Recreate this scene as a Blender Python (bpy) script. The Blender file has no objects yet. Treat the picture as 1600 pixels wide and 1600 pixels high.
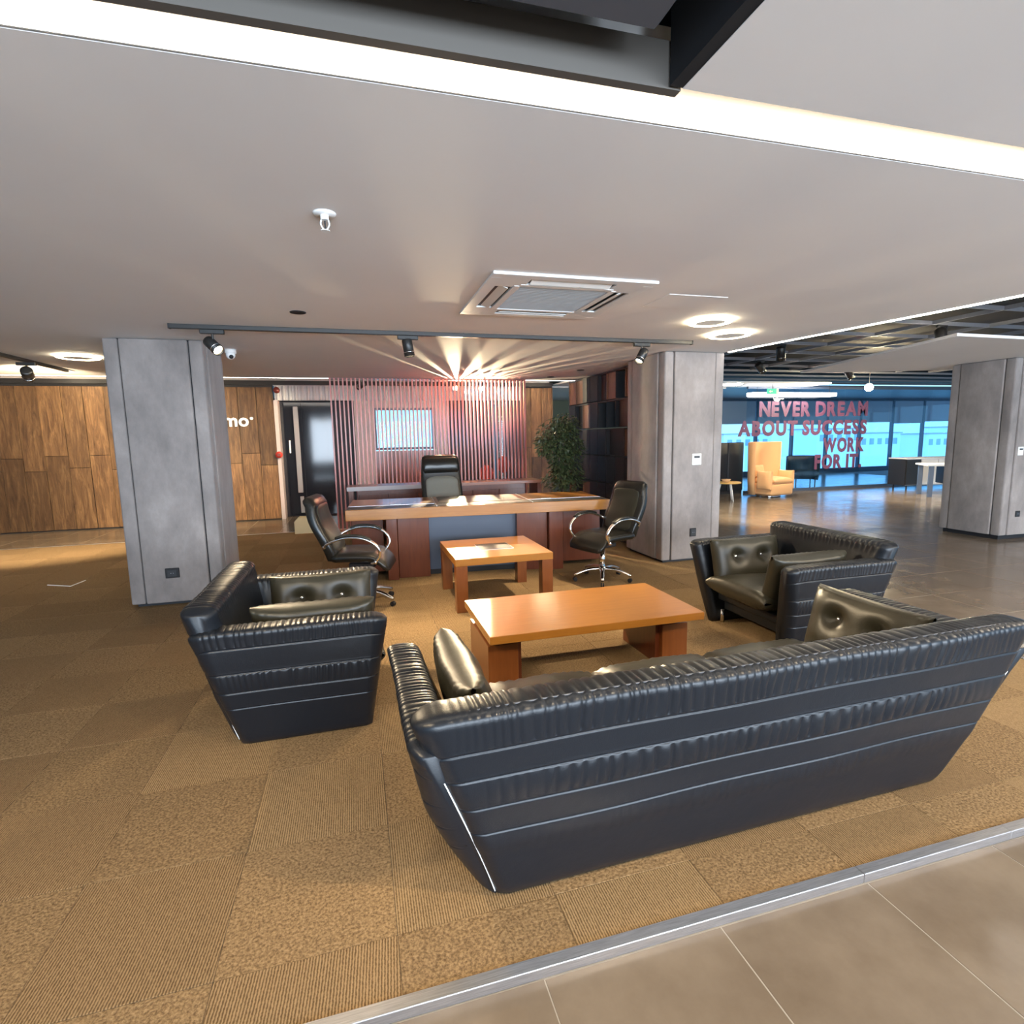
import bpy, bmesh, math, random
import numpy as np
from mathutils import Vector, Matrix, Quaternion
random.seed(7)
S = bpy.context.scene
COL = S.collection
R = math.radians
PI = math.pi

# ------------------------------------------------------------------ camera
cam_data = bpy.data.cameras.new('camera')
cam = bpy.data.objects.new('camera', cam_data); COL.objects.link(cam)
RWC = Matrix(((0.961911, 0.054524, -0.267870), (-0.272724, 0.124488, -0.954004), (-0.018669, 0.990722, 0.134616)))
cam.matrix_world = Matrix.Translation((0, 0, 1.56)) @ RWC.to_4x4()
cam_data.sensor_fit = 'HORIZONTAL'; cam_data.sensor_width = 36
cam_data.lens = 860.0 / 1600.0 * 36; cam_data.clip_start = 0.05; cam_data.clip_end = 400
S.camera = cam
# ------------------------------------------------------------------ world, exposure
w = bpy.data.worlds.new('sky'); S.world = w; w.use_nodes = True
nt = w.node_tree; nt.nodes.clear()
wo = nt.nodes.new('ShaderNodeOutputWorld'); bg = nt.nodes.new('ShaderNodeBackground')
tc = nt.nodes.new('ShaderNodeTexCoord'); sx = nt.nodes.new('ShaderNodeSeparateXYZ'); rp = nt.nodes.new('ShaderNodeValToRGB')
nt.links.new(tc.outputs['Generated'], sx.inputs[0]); nt.links.new(sx.outputs['Z'], rp.inputs[0])
rp.color_ramp.elements[0].position = 0.0; rp.color_ramp.elements[0].color = (0.26, 0.64, 1.0, 1)
rp.color_ramp.elements[1].position = 0.6; rp.color_ramp.elements[1].color = (0.20, 0.50, 1.0, 1)
nt.links.new(rp.outputs[0], bg.inputs[0]); bg.inputs[1].default_value = 0.85
nt.links.new(bg.outputs[0], wo.inputs[0])
S.view_settings.view_transform = 'Standard'; S.view_settings.look = 'None'
S.view_settings.gamma = 1; S.view_settings.use_curve_mapping = False
S.view_settings.exposure = 1.75

def light(name, kind, loc, energy, color=(1, 1, 1), target=None, parent=None, **k):
    d = bpy.data.lights.new(name, kind); d.energy = energy; d.color = color
    for a, b in k.items(): setattr(d, a, b)
    o = bpy.data.objects.new(name, d); COL.objects.link(o)
    o.location = loc
    if target is not None:
        o.rotation_euler = (Vector(target) - Vector(loc)).to_track_quat('-Z', 'Y').to_euler()
    if parent: 
        o.parent = parent; o.matrix_parent_inverse = parent.matrix_basis.inverted()
    return o
# daylight that enters by the glazed front of the hall, behind and to the right of the camera
light('daylight_front_windows', 'AREA', (3.0, -5.6, 1.6), 620, (0.78, 0.88, 1.0), (3.0, 0, 2.1), shape='RECTANGLE', size=12, size_y=2.2)
# ------------------------------------------------------------------ helpers
def mat(name, color, rough=0.5, metal=0.0, spec=0.5, coat=0.0, coat_rough=0.1, emit=None, strength=0, alpha=1, trans=0.0, ior=1.45, sheen=0.0):
    m = bpy.data.materials.new(name); m.use_nodes = True
    b = m.node_tree.nodes['Principled BSDF']
    b.inputs['Base Color'].default_value = (*color, 1); b.inputs['Roughness'].default_value = rough
    b.inputs['Metallic'].default_value = metal; b.inputs['Specular IOR Level'].default_value = spec
    b.inputs['Coat Weight'].default_value = coat; b.inputs['Coat Roughness'].default_value = coat_rough
    b.inputs['Transmission Weight'].default_value = trans; b.inputs['IOR'].default_value = ior
    b.inputs['Sheen Weight'].default_value = sheen
    if emit: b.inputs['Emission Color'].default_value = (*emit, 1); b.inputs['Emission Strength'].default_value = strength
    return m
def N(m, t, **k):
    n = m.node_tree.nodes.new(t)
    for a, b in k.items(): setattr(n, a, b)
    return n
def LK(m, a, b): m.node_tree.links.new(a, b)
def B(m): return m.node_tree.nodes['Principled BSDF']
def coords(m, scale=(1, 1, 1), rot=(0, 0, 0), src='Object'):
    t = N(m, 'ShaderNodeTexCoord'); mp = N(m, 'ShaderNodeMapping')
    mp.inputs['Scale'].default_value = scale; mp.inputs['Rotation'].default_value = rot
    if src == 'World':
        g = N(m, 'ShaderNodeNewGeometry'); LK(m, g.outputs['Position'], mp.inputs[0])
    else: LK(m, t.outputs[src], mp.inputs[0])
    return mp.outputs[0]
def noise(m, vec, scale, detail=4, rough=0.55, dist=0):
    n = N(m, 'ShaderNodeTexNoise'); n.inputs['Scale'].default_value = scale; n.inputs['Detail'].default_value = detail
    n.inputs['Roughness'].default_value = rough; n.inputs['Distortion'].default_value = dist
    LK(m, vec, n.inputs['Vector']); return n.outputs['Fac']
def ramp(m, fac, stops):
    r = N(m, 'ShaderNodeValToRGB'); e = r.color_ramp.elements
    while len(e) < len(stops): e.new(0.5)
    for el, (p, c) in zip(e, stops): el.position = p; el.color = (*c, 1)
    LK(m, fac, r.inputs[0]); return r.outputs[0]
def bump(m, fac, strength=0.2, dist=0.01):
    b = N(m, 'ShaderNodeBump'); b.inputs['Strength'].default_value = strength; b.inputs['Distance'].default_value = dist
    LK(m, fac, b.inputs['Height']); LK(m, b.outputs[0], B(m).inputs['Normal']); return b
def mul_random(m, col, lo, hi):
    oi = N(m, 'ShaderNodeObjectInfo'); mr = N(m, 'ShaderNodeMapRange')
    mr.inputs['To Min'].default_value = lo; mr.inputs['To Max'].default_value = hi
    LK(m, oi.outputs['Random'], mr.inputs['Value'])
    v = N(m, 'ShaderNodeVectorMath', operation='SCALE'); LK(m, col, v.inputs[0]); LK(m, mr.outputs[0], v.inputs['Scale'])
    return v.outputs[0]

M = {}
# painted ceiling
m = M['ceiling'] = mat('ceiling_paint', (0.56, 0.54, 0.53), 0.75)
LK(m, ramp(m, noise(m, coords(m, src='World'), 0.8), [(0.3, (0.74, 0.72, 0.71)), (0.7, (0.78, 0.76, 0.75))]), B(m).inputs['Base Color'])
M['white'] = mat('white_paint', (0.78, 0.78, 0.77), 0.5)
M['grille'] = mat('grey_grille_plastic', (0.38, 0.37, 0.36), 0.45)
M['offwhite'] = mat('off_white_plastic', (0.75, 0.74, 0.70), 0.35)
M['black'] = mat('matt_black', (0.012, 0.012, 0.014), 0.6)
M['black_metal'] = mat('black_lacquered_metal', (0.02, 0.019, 0.018), 0.38)
M['void'] = mat('dark_ceiling_paint', (0.010, 0.011, 0.014), 0.8)
M['reveal'] = mat('dark_taupe_reveal', (0.09, 0.080, 0.070), 0.7)
M['duct'] = mat('grey_duct', (0.075, 0.083, 0.10), 0.6)
M['beam'] = mat('light_grid_bar', (0.20, 0.20, 0.22), 0.45)
M['chrome'] = mat('chrome', (0.85, 0.84, 0.82), 0.13, 1.0)
M['steel'] = mat('brushed_steel', (0.62, 0.62, 0.64), 0.38, 1.0)
m = M['steel']; LK(m, ramp(m, noise(m, coords(m, (2, 60, 60)), 6), [(0.3, (0.45, 0.45, 0.47)), (0.7, (0.68, 0.68, 0.70))]), B(m).inputs['Base Color'])
def glow(name, c, s): return mat(name, (0.8, 0.8, 0.8), 0.5, emit=c, strength=s)
M['strip'] = glow('light_strip_diffuser', (1.0, 0.86, 0.66), 9.0)
M['strip_thin'] = glow('thin_strip_diffuser', (1.0, 0.93, 0.84), 6.0)
M['ring'] = glow('ring_light_diffuser', (1.0, 0.84, 0.56), 16.0)
M['bulb'] = glow('spot_bulb', (1.0, 0.82, 0.52), 45.0)
M['fill_panel_glow'] = glow('fill_panel_diffuser', (1.0, 0.84, 0.64), 9.0)  # glow of the added, unseen fill panels in the hall
M['white_glow'] = glow('white_tube', (0.95, 0.97, 1.0), 3.0)
# velvet-like column cladding
m = M['plush'] = mat('grey_plush_panel', (0.2, 0.18, 0.18), 0.85, sheen=0.25)
c = coords(m, (1, 1, 0.55), src='World')
LK(m, ramp(m, noise(m, c, 3.2, 7, 0.65), [(0.30, (0.175, 0.153, 0.144)), (0.55, (0.26, 0.228, 0.213)), (0.72, (0.35, 0.308, 0.286))]), B(m).inputs['Base Color'])
bump(m, noise(m, c, 60, 3), 0.15, 0.004)
# leather
def leather(name, col, rough, spec=0.5):
    m = mat(name, col, rough, spec=spec)
    c = coords(m)
    v = N(m, 'ShaderNodeTexVoronoi'); v.inputs['Scale'].default_value = 260; LK(m, c, v.inputs['Vector'])
    b1 = bump(m, v.outputs['Distance'], 0.10, 0.002)
    b2 = N(m, 'ShaderNodeBump'); b2.inputs['Strength'].default_value = 0.18; b2.inputs['Distance'].default_value = 0.012
    LK(m, noise(m, c, 9, 3), b2.inputs['Height']); LK(m, b2.outputs[0], b1.inputs['Normal'])
    return m
M['leather'] = leather('black_leather', (0.0065, 0.0085, 0.012), 0.36, 0.42)
M['leather_soft'] = leather('black_chair_leather', (0.009, 0.0085, 0.007), 0.27)
M['leather_seat'] = leather('black_cushion_leather', (0.024, 0.022, 0.014), 0.37)
M['leather_pad'] = leather('black_leather_painted_sheen', (0.12, 0.113, 0.090), 0.45)  # black leather pad, its light sheen put into the base colour
M['pad'] = leather('dark_desk_leather', (0.035, 0.032, 0.028), 0.40)
M['zip'] = mat('white_zip_tape', (0.75, 0.75, 0.72), 0.5)
M['thread'] = mat('grey_piping', (0.05, 0.05, 0.055), 0.4)
# woods
def wood(name, a, b, rough=0.28, coat=0.4, scale=(1.2, 14, 14), ns=3.0, rnd=None):
    m = mat(name, a, rough, coat=coat, coat_rough=0.15)
    c = coords(m, scale)
    col = ramp(m, noise(m, c, ns, 6, 0.6, 0.6), [(0.25, a), (0.75, b)])
    if rnd: col = mul_random(m, col, *rnd)
    LK(m, col, B(m).inputs['Base Color']); return m
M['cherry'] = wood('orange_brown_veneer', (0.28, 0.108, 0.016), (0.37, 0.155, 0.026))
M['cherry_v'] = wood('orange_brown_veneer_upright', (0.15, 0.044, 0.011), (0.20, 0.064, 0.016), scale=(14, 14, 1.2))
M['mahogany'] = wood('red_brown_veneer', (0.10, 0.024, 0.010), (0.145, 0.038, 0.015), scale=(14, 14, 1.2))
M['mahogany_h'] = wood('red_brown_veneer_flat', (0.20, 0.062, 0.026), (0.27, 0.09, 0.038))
M['slat'] = wood('red_lacquered_slat', (0.36, 0.095, 0.075), (0.46, 0.14, 0.11), 0.36, 0.2, (14, 14, 1.0))
M['boxwood'] = wood('brown_box_lining', (0.12, 0.052, 0.024), (0.18, 0.080, 0.038), 0.4, 0.1, (10, 10, 1.5))
m = M['plank'] = mat('aged_wall_plank', (0.2, 0.1, 0.04), 0.5, spec=0.35)
c = coords(m, (7, 7, 0.9), src='World')
col = ramp(m, noise(m, c, 2.2, 9, 0.68, 0.8), [(0.28, (0.048, 0.023, 0.010)), (0.5, (0.125, 0.066, 0.027)), (0.72, (0.245, 0.140, 0.060))])
LK(m, mul_random(m, col, 0.5, 1.2), B(m).inputs['Base Color'])
bump(m, noise(m, coords(m, (3, 3, 1.0), src='World'), 9, 6), 0.5, 0.01)
# carpets: three tuft directions
def carpet(name, kind, lo, hi):
    m = mat(name, lo, 0.95, spec=0.1)
    c = coords(m, src='World')
    if kind == 'tuft': f = noise(m, coords(m, (1, 1, 1), src='World'), 105, 2, 0.7)
    else:
        rot = (0, 0, 0) if kind == 'x' else (0, 0, 0.06)
        wv = N(m, 'ShaderNodeTexWave'); wv.inputs['Scale'].default_value = 36; wv.inputs['Distortion'].default_value = 1.6
        wv.inputs['Detail'].default_value = 2; wv.inputs['Detail Scale'].default_value = 3
        LK(m, coords(m, rot=rot, src='World'), wv.inputs['Vector'])
        mx = N(m, 'ShaderNodeMath', operation='MULTIPLY_ADD'); LK(m, wv.outputs['Fac'], mx.inputs[0]); mx.inputs[1].default_value = 0.45
        n2 = N(m, 'ShaderNodeMath', operation='MULTIPLY'); LK(m, noise(m, c, 120, 2, 0.7), n2.inputs[0]); n2.inputs[1].default_value = 0.6
        LK(m, n2.outputs[0], mx.inputs[2]); f = mx.outputs[0]
    col = ramp(m, f, [(0.30, lo), (0.68, hi)])
    LK(m, mul_random(m, col, 0.90, 1.08), B(m).inputs['Base Color'])
    bump(m, f, 0.5, 0.006); return m
M['carpet_tuft'] = carpet('tufted_carpet', 'tuft', (0.098, 0.061, 0.029), (0.290, 0.195, 0.102))
M['carpet_x'] = carpet('ribbed_carpet_across', 'x', (0.108, 0.068, 0.032), (0.300, 0.204, 0.108))
M['carpet_y'] = carpet('ribbed_carpet_along', 'y', (0.093, 0.058, 0.028), (0.270, 0.180, 0.094))
m = M['tile'] = mat('polished_taupe_tile', (0.16, 0.13, 0.10), 0.16, spec=0.5)
c = coords(m, src='World')
LK(m, mul_random(m, ramp(m, noise(m, c, 2.2, 6, 0.6), [(0.3, (0.115, 0.086, 0.059)), (0.7, (0.200, 0.158, 0.116))]), 0.92, 1.06), B(m).inputs['Base Color'])
LK(m, ramp(m, noise(m, c, 3.5, 4), [(0.3, (0.14,) * 3), (0.7, (0.24,) * 3)]), B(m).inputs['Roughness'])
M['grout'] = mat('pale_grout', (0.28, 0.25, 0.21), 0.8)
M['wall_grey'] = mat('light_grey_wall', (0.42, 0.38, 0.38), 0.6)
M['wall_dark'] = mat('dark_wall', (0.016, 0.016, 0.022), 0.6)
M['wall_green'] = mat('olive_wall', (0.10, 0.11, 0.07), 0.7)
M['olive'] = mat('olive_upholstery', (0.16, 0.15, 0.04), 0.7)
M['rib'] = mat('ribbed_white_panel', (0.46, 0.46, 0.47), 0.5)
M['darkglass'] = mat('smoked_glass', (0.010, 0.012, 0.018), 0.08, spec=0.5)
M['red'] = mat('red_plastic', (0.40, 0.03, 0.02), 0.4)
M['dark_red'] = mat('dark_red_plastic', (0.12, 0.02, 0.015), 0.4)
M['yellow'] = mat('amber_upholstery', (0.74, 0.40, 0.17), 0.7, sheen=0.2)
M['yellow_top'] = mat('honey_table_top', (0.70, 0.42, 0.12), 0.35)
M['blue_grey'] = mat('slate_upholstery', (0.05, 0.075, 0.10), 0.6)
M['charcoal'] = mat('charcoal_panel', (0.022, 0.022, 0.024), 0.45)
M['letter'] = mat('mauve_vinyl_lettering', (0.14, 0.05, 0.10), 0.5)
M['green_sign'] = mat('green_exit_panel', (0.02, 0.25, 0.14), 0.4, emit=(0.03, 0.42, 0.22), strength=0.5)
M['cream'] = mat('cream_box', (0.70, 0.58, 0.33), 0.5)
M['blind'] = mat('grey_blue_blind', (0.34, 0.40, 0.48), 0.8)
M['frame'] = mat('window_frame_blue_grey', (0.055, 0.075, 0.115), 0.4)
M['building'] = mat('pale_building', (0.85, 0.87, 0.90), 0.8)
M['leaf'] = mat('ficus_leaf', (0.030, 0.050, 0.018), 0.32)
m = M['leaf']; LK(m, ramp(m, noise(m, coords(m, src='World'), 14, 2), [(0.3, (0.018, 0.034, 0.013)), (0.62, (0.07, 0.085, 0.035)), (0.75, (0.17, 0.11, 0.05))]), B(m).inputs['Base Color'])
M['bark'] = mat('ficus_bark', (0.10, 0.07, 0.045), 0.8)
M['pot'] = mat('dark_pot', (0.05, 0.045, 0.04), 0.4)
# thin clear glass: mostly transparent with a faint mirror image
def thin_glass(name, tint, refl=0.9):
    m = bpy.data.materials.new(name); m.use_nodes = True; t = m.node_tree; t.nodes.clear()
    o = t.nodes.new('ShaderNodeOutputMaterial'); mx = t.nodes.new('ShaderNodeMixShader'); f = t.nodes.new('ShaderNodeFresnel')
    tr = t.nodes.new('ShaderNodeBsdfTransparent'); g = t.nodes.new('ShaderNodeBsdfGlossy')
    tr.inputs[0].default_value = (*tint, 1); g.inputs['Roughness'].default_value = 0.02; f.inputs[0].default_value = 1.40
    gm = t.nodes.new('ShaderNodeNewGeometry'); fr_ = t.nodes.new('ShaderNodeMath'); fr_.operation = 'SUBTRACT'; fr_.inputs[0].default_value = 1.0
    t.links.new(gm.outputs['Backfacing'], fr_.inputs[1]); ml = t.nodes.new('ShaderNodeMath'); ml.operation = 'MULTIPLY'
    t.links.new(f.outputs[0], ml.inputs[0]); t.links.new(fr_.outputs[0], ml.inputs[1]); t.links.new(ml.outputs[0], mx.inputs[0]); t.links.new(tr.outputs[0], mx.inputs[1]); t.links.new(g.outputs[0], mx.inputs[2])
    t.links.new(mx.outputs[0], o.inputs[0]); return m
M['glass'] = thin_glass('clear_glass', (0.80, 0.90, 0.97))
M['window_glass'] = thin_glass('window_glass', (0.88, 0.95, 1.0))

# ---- mesh helpers
def obj(name, bm_or_mesh, material=None, parent=None, smooth=False, kind=None, label=None):
    if isinstance(bm_or_mesh, bmesh.types.BMesh):
        me = bpy.data.meshes.new(name); bm_or_mesh.to_mesh(me); bm_or_mesh.free()
    else: me = bm_or_mesh
    if material is not None and not me.materials: me.materials.append(M[material])
    if smooth:
        me.polygons.foreach_set('use_smooth', [True] * len(me.polygons))
    o = bpy.data.objects.new(name, me); COL.objects.link(o)
    if parent: o.parent = parent
    if kind: o['kind'] = kind
    if label: o['label'] = label
    return o
def thing(name, label, cat, loc=(0, 0, 0), rz=0, group=None):
    o = bpy.data.objects.new(name, None); COL.objects.link(o); o.empty_display_size = 0.1
    o.location = loc; o.rotation_euler = (0, 0, rz); o['label'] = label; o['category'] = cat
    if group: o['group'] = group
    return o
def tag(o, label, cat, group=None):
    o['label'] = label; o['category'] = cat
    if group: o['group'] = group
    return o
def sempty(name, loc=(0, 0, 0)):
    o = bpy.data.objects.new(name, None); COL.objects.link(o); o.location = loc; o['kind'] = 'structure'; return o
def dup(root, loc=None, rz=None, label=None, group=None):
    r = root.copy(); COL.objects.link(r)
    if loc is not None: r.location = loc
    if rz is not None: r.rotation_euler = (0, 0, rz)
    if label: r['label'] = label
    if group: r['group'] = group
    def rec(a, b):
        for ch in list(a.children):
            c = ch.copy()
            COL.objects.link(c); c.parent = b; rec(ch, c)
    rec(root, r); return r
def box(bm, c, s, rot=None, bev=0.0, seg=1):
    r = bmesh.ops.create_cube(bm, size=1.0)
    vs = r['verts']
    mt = Matrix.Translation(c) @ (rot.to_4x4() if rot else Matrix.Identity(4)) @ Matrix.Diagonal((*s, 1))
    bmesh.ops.transform(bm, matrix=mt, verts=vs)
    if bev > 0:
        es = list({e for v in vs for e in v.link_edges})
        bmesh.ops.bevel(bm, geom=es, offset=bev, segments=seg, affect='EDGES', profile=0.5)
    return bm
def b1(x0, x1, y0, y1, z0, z1, bev=0.0, seg=1, bm=None):
    bm = bm or bmesh.new()
    return box(bm, ((x0 + x1) / 2, (y0 + y1) / 2, (z0 + z1) / 2), (abs(x1 - x0), abs(y1 - y0), abs(z1 - z0)), None, bev, seg)
def cyl(bm, c, r, h, n=24, rot=None, r2=None):
    q = bmesh.ops.create_cone(bm, cap_ends=True, segments=n, radius1=r, radius2=r if r2 is None else r2, depth=h)
    bmesh.ops.transform(bm, matrix=Matrix.Translation(c) @ (rot.to_4x4() if rot else Matrix.Identity(4)), verts=q['verts'])
    return bm
def sphere(bm, c, r, sc=(1, 1, 1), n=12):
    q = bmesh.ops.create_uvsphere(bm, u_segments=n, v_segments=max(6, n * 2 // 3), radius=r)
    bmesh.ops.transform(bm, matrix=Matrix.Translation(c) @ Matrix.Diagonal((*sc, 1)), verts=q['verts']); return bm
def torus(bm, c, Rr, r, n=40, k=10, flat=1.0):
    vs = []
    for i in range(n):
        a = 2 * PI * i / n; ring = []
        for j in range(k):
            b = 2 * PI * j / k
            ring.append(bm.verts.new((c[0] + (Rr + r * math.cos(b)) * math.cos(a), c[1] + (Rr + r * math.cos(b)) * math.sin(a), c[2] + r * flat * math.sin(b))))
        vs.append(ring)
    for i in range(n):
        for j in range(k):
            bm.faces.new((vs[i][j], vs[(i + 1) % n][j], vs[(i + 1) % n][(j + 1) % k], vs[i][(j + 1) % k]))
    return bm
def prism(bm, pts, z0, z1):
    a = [bm.verts.new((x, y, z0)) for x, y in pts]; b = [bm.verts.new((x, y, z1)) for x, y in pts]
    n = len(pts)
    bm.faces.new(a[::-1]); bm.faces.new(b)
    for i in range(n): bm.faces.new((a[i], a[(i + 1) % n], b[(i + 1) % n], b[i]))
    bmesh.ops.recalc_face_normals(bm, faces=bm.faces); return bm
def catmull(pts, sub=8):
    P = [Vector(p) for p in pts]; P = [2 * P[0] - P[1]] + P + [2 * P[-1] - P[-2]]; out = []
    for i in range(1, len(P) - 2):
        for k in range(sub):
            t = k / sub; a, b, c, d = P[i - 1], P[i], P[i + 1], P[i + 2]
            out.append(0.5 * ((2 * b) + (c - a) * t + (2 * a - 5 * b + 4 * c - d) * t * t + (3 * b - a - 3 * c + d) * t ** 3))
    out.append(P[-2]); return out
def tube(bm, pts, r, n=8, sub=6, sx=1.0, sy=1.0, taper=None):
    P = catmull(pts, sub) if sub > 1 else [Vector(p) for p in pts]
    prev = None; rings = []; N0 = None
    for i, p in enumerate(P):
        t = (P[min(i + 1, len(P) - 1)] - P[max(i - 1, 0)]).normalized()
        if N0 is None:
            up = Vector((1, 0, 0)) if abs(t.x) < 0.9 else Vector((0, 0, 1))
            N0 = (up - t * up.dot(t)).normalized()
        else: N0 = (N0 - t * N0.dot(t)).normalized()
        Bn = t.cross(N0); rr = r * (taper(i / (len(P) - 1)) if taper else 1)
        rings.append([bm.verts.new(p + N0 * math.cos(2 * PI * j / n) * rr * sx + Bn * math.sin(2 * PI * j / n) * rr * sy) for j in range(n)])
    for a, b in zip(rings, rings[1:]):
        for j in range(n): bm.faces.new((a[j], a[(j + 1) % n], b[(j + 1) % n], b[j]))
    bm.faces.new(rings[0][::-1]); bm.faces.new(rings[-1]); return bm
def grid_mesh(name, V, closed_v=True, caps=True):
    """V: array (stations, loop, 3) -> mesh"""
    n, k, _ = V.shape
    verts = V.reshape(-1, 3); i = np.arange(n - 1)[:, None]; j = np.arange(k if closed_v else k - 1)[None, :]
    j2 = (j + 1) % k
    F = np.stack([i * k + j, (i + 1) * k + j, (i + 1) * k + j2, i * k + j2], -1).reshape(-1, 4)
    faces = F.tolist(); verts = verts.tolist()
    if caps:
        c0 = V[0].mean(0); c1 = V[-1].mean(0); verts += [c0.tolist(), c1.tolist()]
        a, b = n * k, n * k + 1
        for q in range(k):
            faces.append((a, q, (q + 1) % k)); faces.append((b, (n - 1) * k + (q + 1) % k, (n - 1) * k + q))
    me = bpy.data.meshes.new(name); me.from_pydata(verts, [], faces); me.update()
    bm = bmesh.new(); bm.from_mesh(me); bmesh.ops.recalc_face_normals(bm, faces=bm.faces); bm.to_mesh(me); bm.free()
    return me

def text_mesh(s, size, depth, bold=0.0):
    cu = bpy.data.curves.new('text', 'FONT'); cu.body = s; cu.size = size; cu.extrude = depth; cu.offset = bold; cu.resolution_u = 3
    o = bpy.data.objects.new('text', cu); COL.objects.link(o)
    bpy.context.view_layer.update()
    me = bpy.data.meshes.new_from_object(o.evaluated_get(bpy.context.evaluated_depsgraph_get()))
    bpy.data.objects.remove(o); bpy.data.curves.remove(cu)
    me.transform(Matrix.Rotation(PI / 2, 4, 'X'))          # upright, facing -Y
    return me

def project(p):
    q = RWC.transposed() @ (Vector(p) - Vector((0, 0, 1.56)))
    if q.z > -0.05: return None
    return 800 + 860 * q.x / -q.z, 800 - 860 * q.y / -q.z
def in_view(p, m=120):
    q = project(p)
    return q is not None and -m < q[0] < 1600 + m and -m < q[1] < 1600 + m

# ================================================================== SETTING
CZ = 0.03      # carpet level above the stone floor
H = 2.5        # plaster ceiling
bm = bmesh.new()
b1(-9.4, 27, -6, 18, -0.2, -0.0015, bm=bm)
floor = obj('floor', bm, 'grout', kind='structure')
def laid(cells, name, mats, z, parent, limit=290):
    """cells: (x0,x1,y0,y1,mat); nearest visible ones are separate tiles, the rest one joined part"""
    vis = []; rest = []
    for c in cells:
        cx, cy = (c[0] + c[1]) / 2, (c[2] + c[3]) / 2
        if in_view((cx, cy, z), 160) and math.hypot(cx, cy) < 14: vis.append((math.hypot(cx, cy), c))
        else: rest.append(c)
    vis.sort(key=lambda t: t[0]); rest += [c for _, c in vis[limit:]]
    cache = {}
    for _, c in vis[:limit]:
        key = (round(c[1] - c[0], 3), round(c[3] - c[2], 3), c[4])
        if key not in cache:
            w_, d_ = key[0], key[1]
            bm = bmesh.new(); box(bm, (0, 0, -0.006), (w_ - 0.0, d_ - 0.0, 0.012), None, 0.0015)
            me = bpy.data.meshes.new(name); bm.to_mesh(me); bm.free(); me.materials.append(M[key[2]]); cache[key] = me
        o = bpy.data.objects.new(name, cache[key]); COL.objects.link(o); o.parent = parent
        o.location = ((c[0] + c[1]) / 2, (c[2] + c[3]) / 2, z + random.uniform(-0.0005, 0.0005))
    for mt in mats:
        bm = bmesh.new(); k = 0
        for c in rest:
            if c[4] == mt: box(bm, ((c[0] + c[1]) / 2, (c[2] + c[3]) / 2, z - 0.006), (c[1] - c[0], c[3] - c[2], 0.012)); k += 1
        if k: obj(name, bm, mt, parent, kind='stuff')
        else: bm.free()
# stone tiles (0.6 m grid, pale joints)
cells = []; T = 0.595; g = 0.002
XE = 4.22; YE = 1.36; YB = 9.9
x = 0.444 - 17 * T
for i in range(46):
    xa = x + i * T; xb = xa + T
    for j in range(-10, 28):
        ya = YE - 0.03 + j * T if j < 0 else 1.43 + j * T; 
        yb = ya + T
        if ya > 17.5: continue
        on_carpet = xa < XE - 0.01 and yb > YE + 0.02 and ya < YB - 0.01
        if not on_carpet: cells.append((xa + g, xb - g, ya + g, yb - g, 'tile'))
        else:
            if xb > XE + 0.03: cells.append((XE + 0.03, xb - g, ya + g, yb - g, 'tile'))
            if yb > YB + 0.03: cells.append((xa + g, min(xb, XE + 0.03) - g, YB + 0.01, yb - g, 'tile'))
            
laid(cells, 'floor_tile', ['tile'], 0.0, floor)
# carpet tiles
cells = []; random.seed(3)
for i in range(-17, 10):
    for j in range(-1, 17):
        xa = -0.475 + i * 0.52; ya = 1.57 + j * 0.52
        xb, yb = min(xa + 0.52, XE), min(ya + 0.52, YB); ya2 = max(ya, YE + 0.012)
        if xb - xa < 0.02 or yb - ya2 < 0.02 or xb < -9.2: continue
        k = 'carpet_tuft' if (i + j) % 2 == 0 else random.choice(('carpet_x', 'carpet_y'))
        cells.append((xa + .0005, xb - .0005, ya2 + .0005, yb - .0005, k))
carpet_root = obj('floor', b1(-9.3, XE, YE + 0.01, YB, 0.0, CZ - 0.002), 'black', kind='structure')
laid(cells, 'carpet_tile', ['carpet_x', 'carpet_tuft', 'carpet_y'], CZ, carpet_root)
# brushed metal edge of the carpet platform, in lengths
edge = sempty('trim_1', (0, YE, 0))
for xa, xb in ((-9, -6.6), (-6.59, -4.1), (-4.09, -1.6), (-1.59, 1.62), (1.622, 2.33), (2.332, XE + 0.02)):
    bm = bmesh.new(); b1(xa, xb, -0.028, 0.012, 0.0, CZ + 0.004, 0.002, bm=bm)
    o = obj('edge_strip', bm, 'steel', edge)
bm = bmesh.new(); b1(XE, XE + 0.025, 0.012, YB - YE, 0.0, CZ + 0.003, 0.002, bm=bm); obj('edge_strip', bm, 'steel', edge)
bm = bmesh.new(); b1(-9.2, XE, YB - YE, YB - YE + 0.02, 0.0, CZ + 0.002, 0.002, bm=bm); obj('edge_strip', bm, 'steel', edge)
# small corner frame let into the carpet at far left
fr = thing('floor_box_frame', 'thin pale metal corner of a floor box let into carpet left of the left grey column', 'floor box', (-3.2, 7.1, CZ))
for p, q in (((-0.16, 0.02), (0.12, -0.13)), ((0.12, -0.13), (0.16, 0.12))):
    bm = bmesh.new(); tube(bm, [(p[0], p[1], 0.002), (q[0], q[1], 0.002)], 0.006, 4, 1); obj('frame_edge', bm, 'offwhite', fr)

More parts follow.
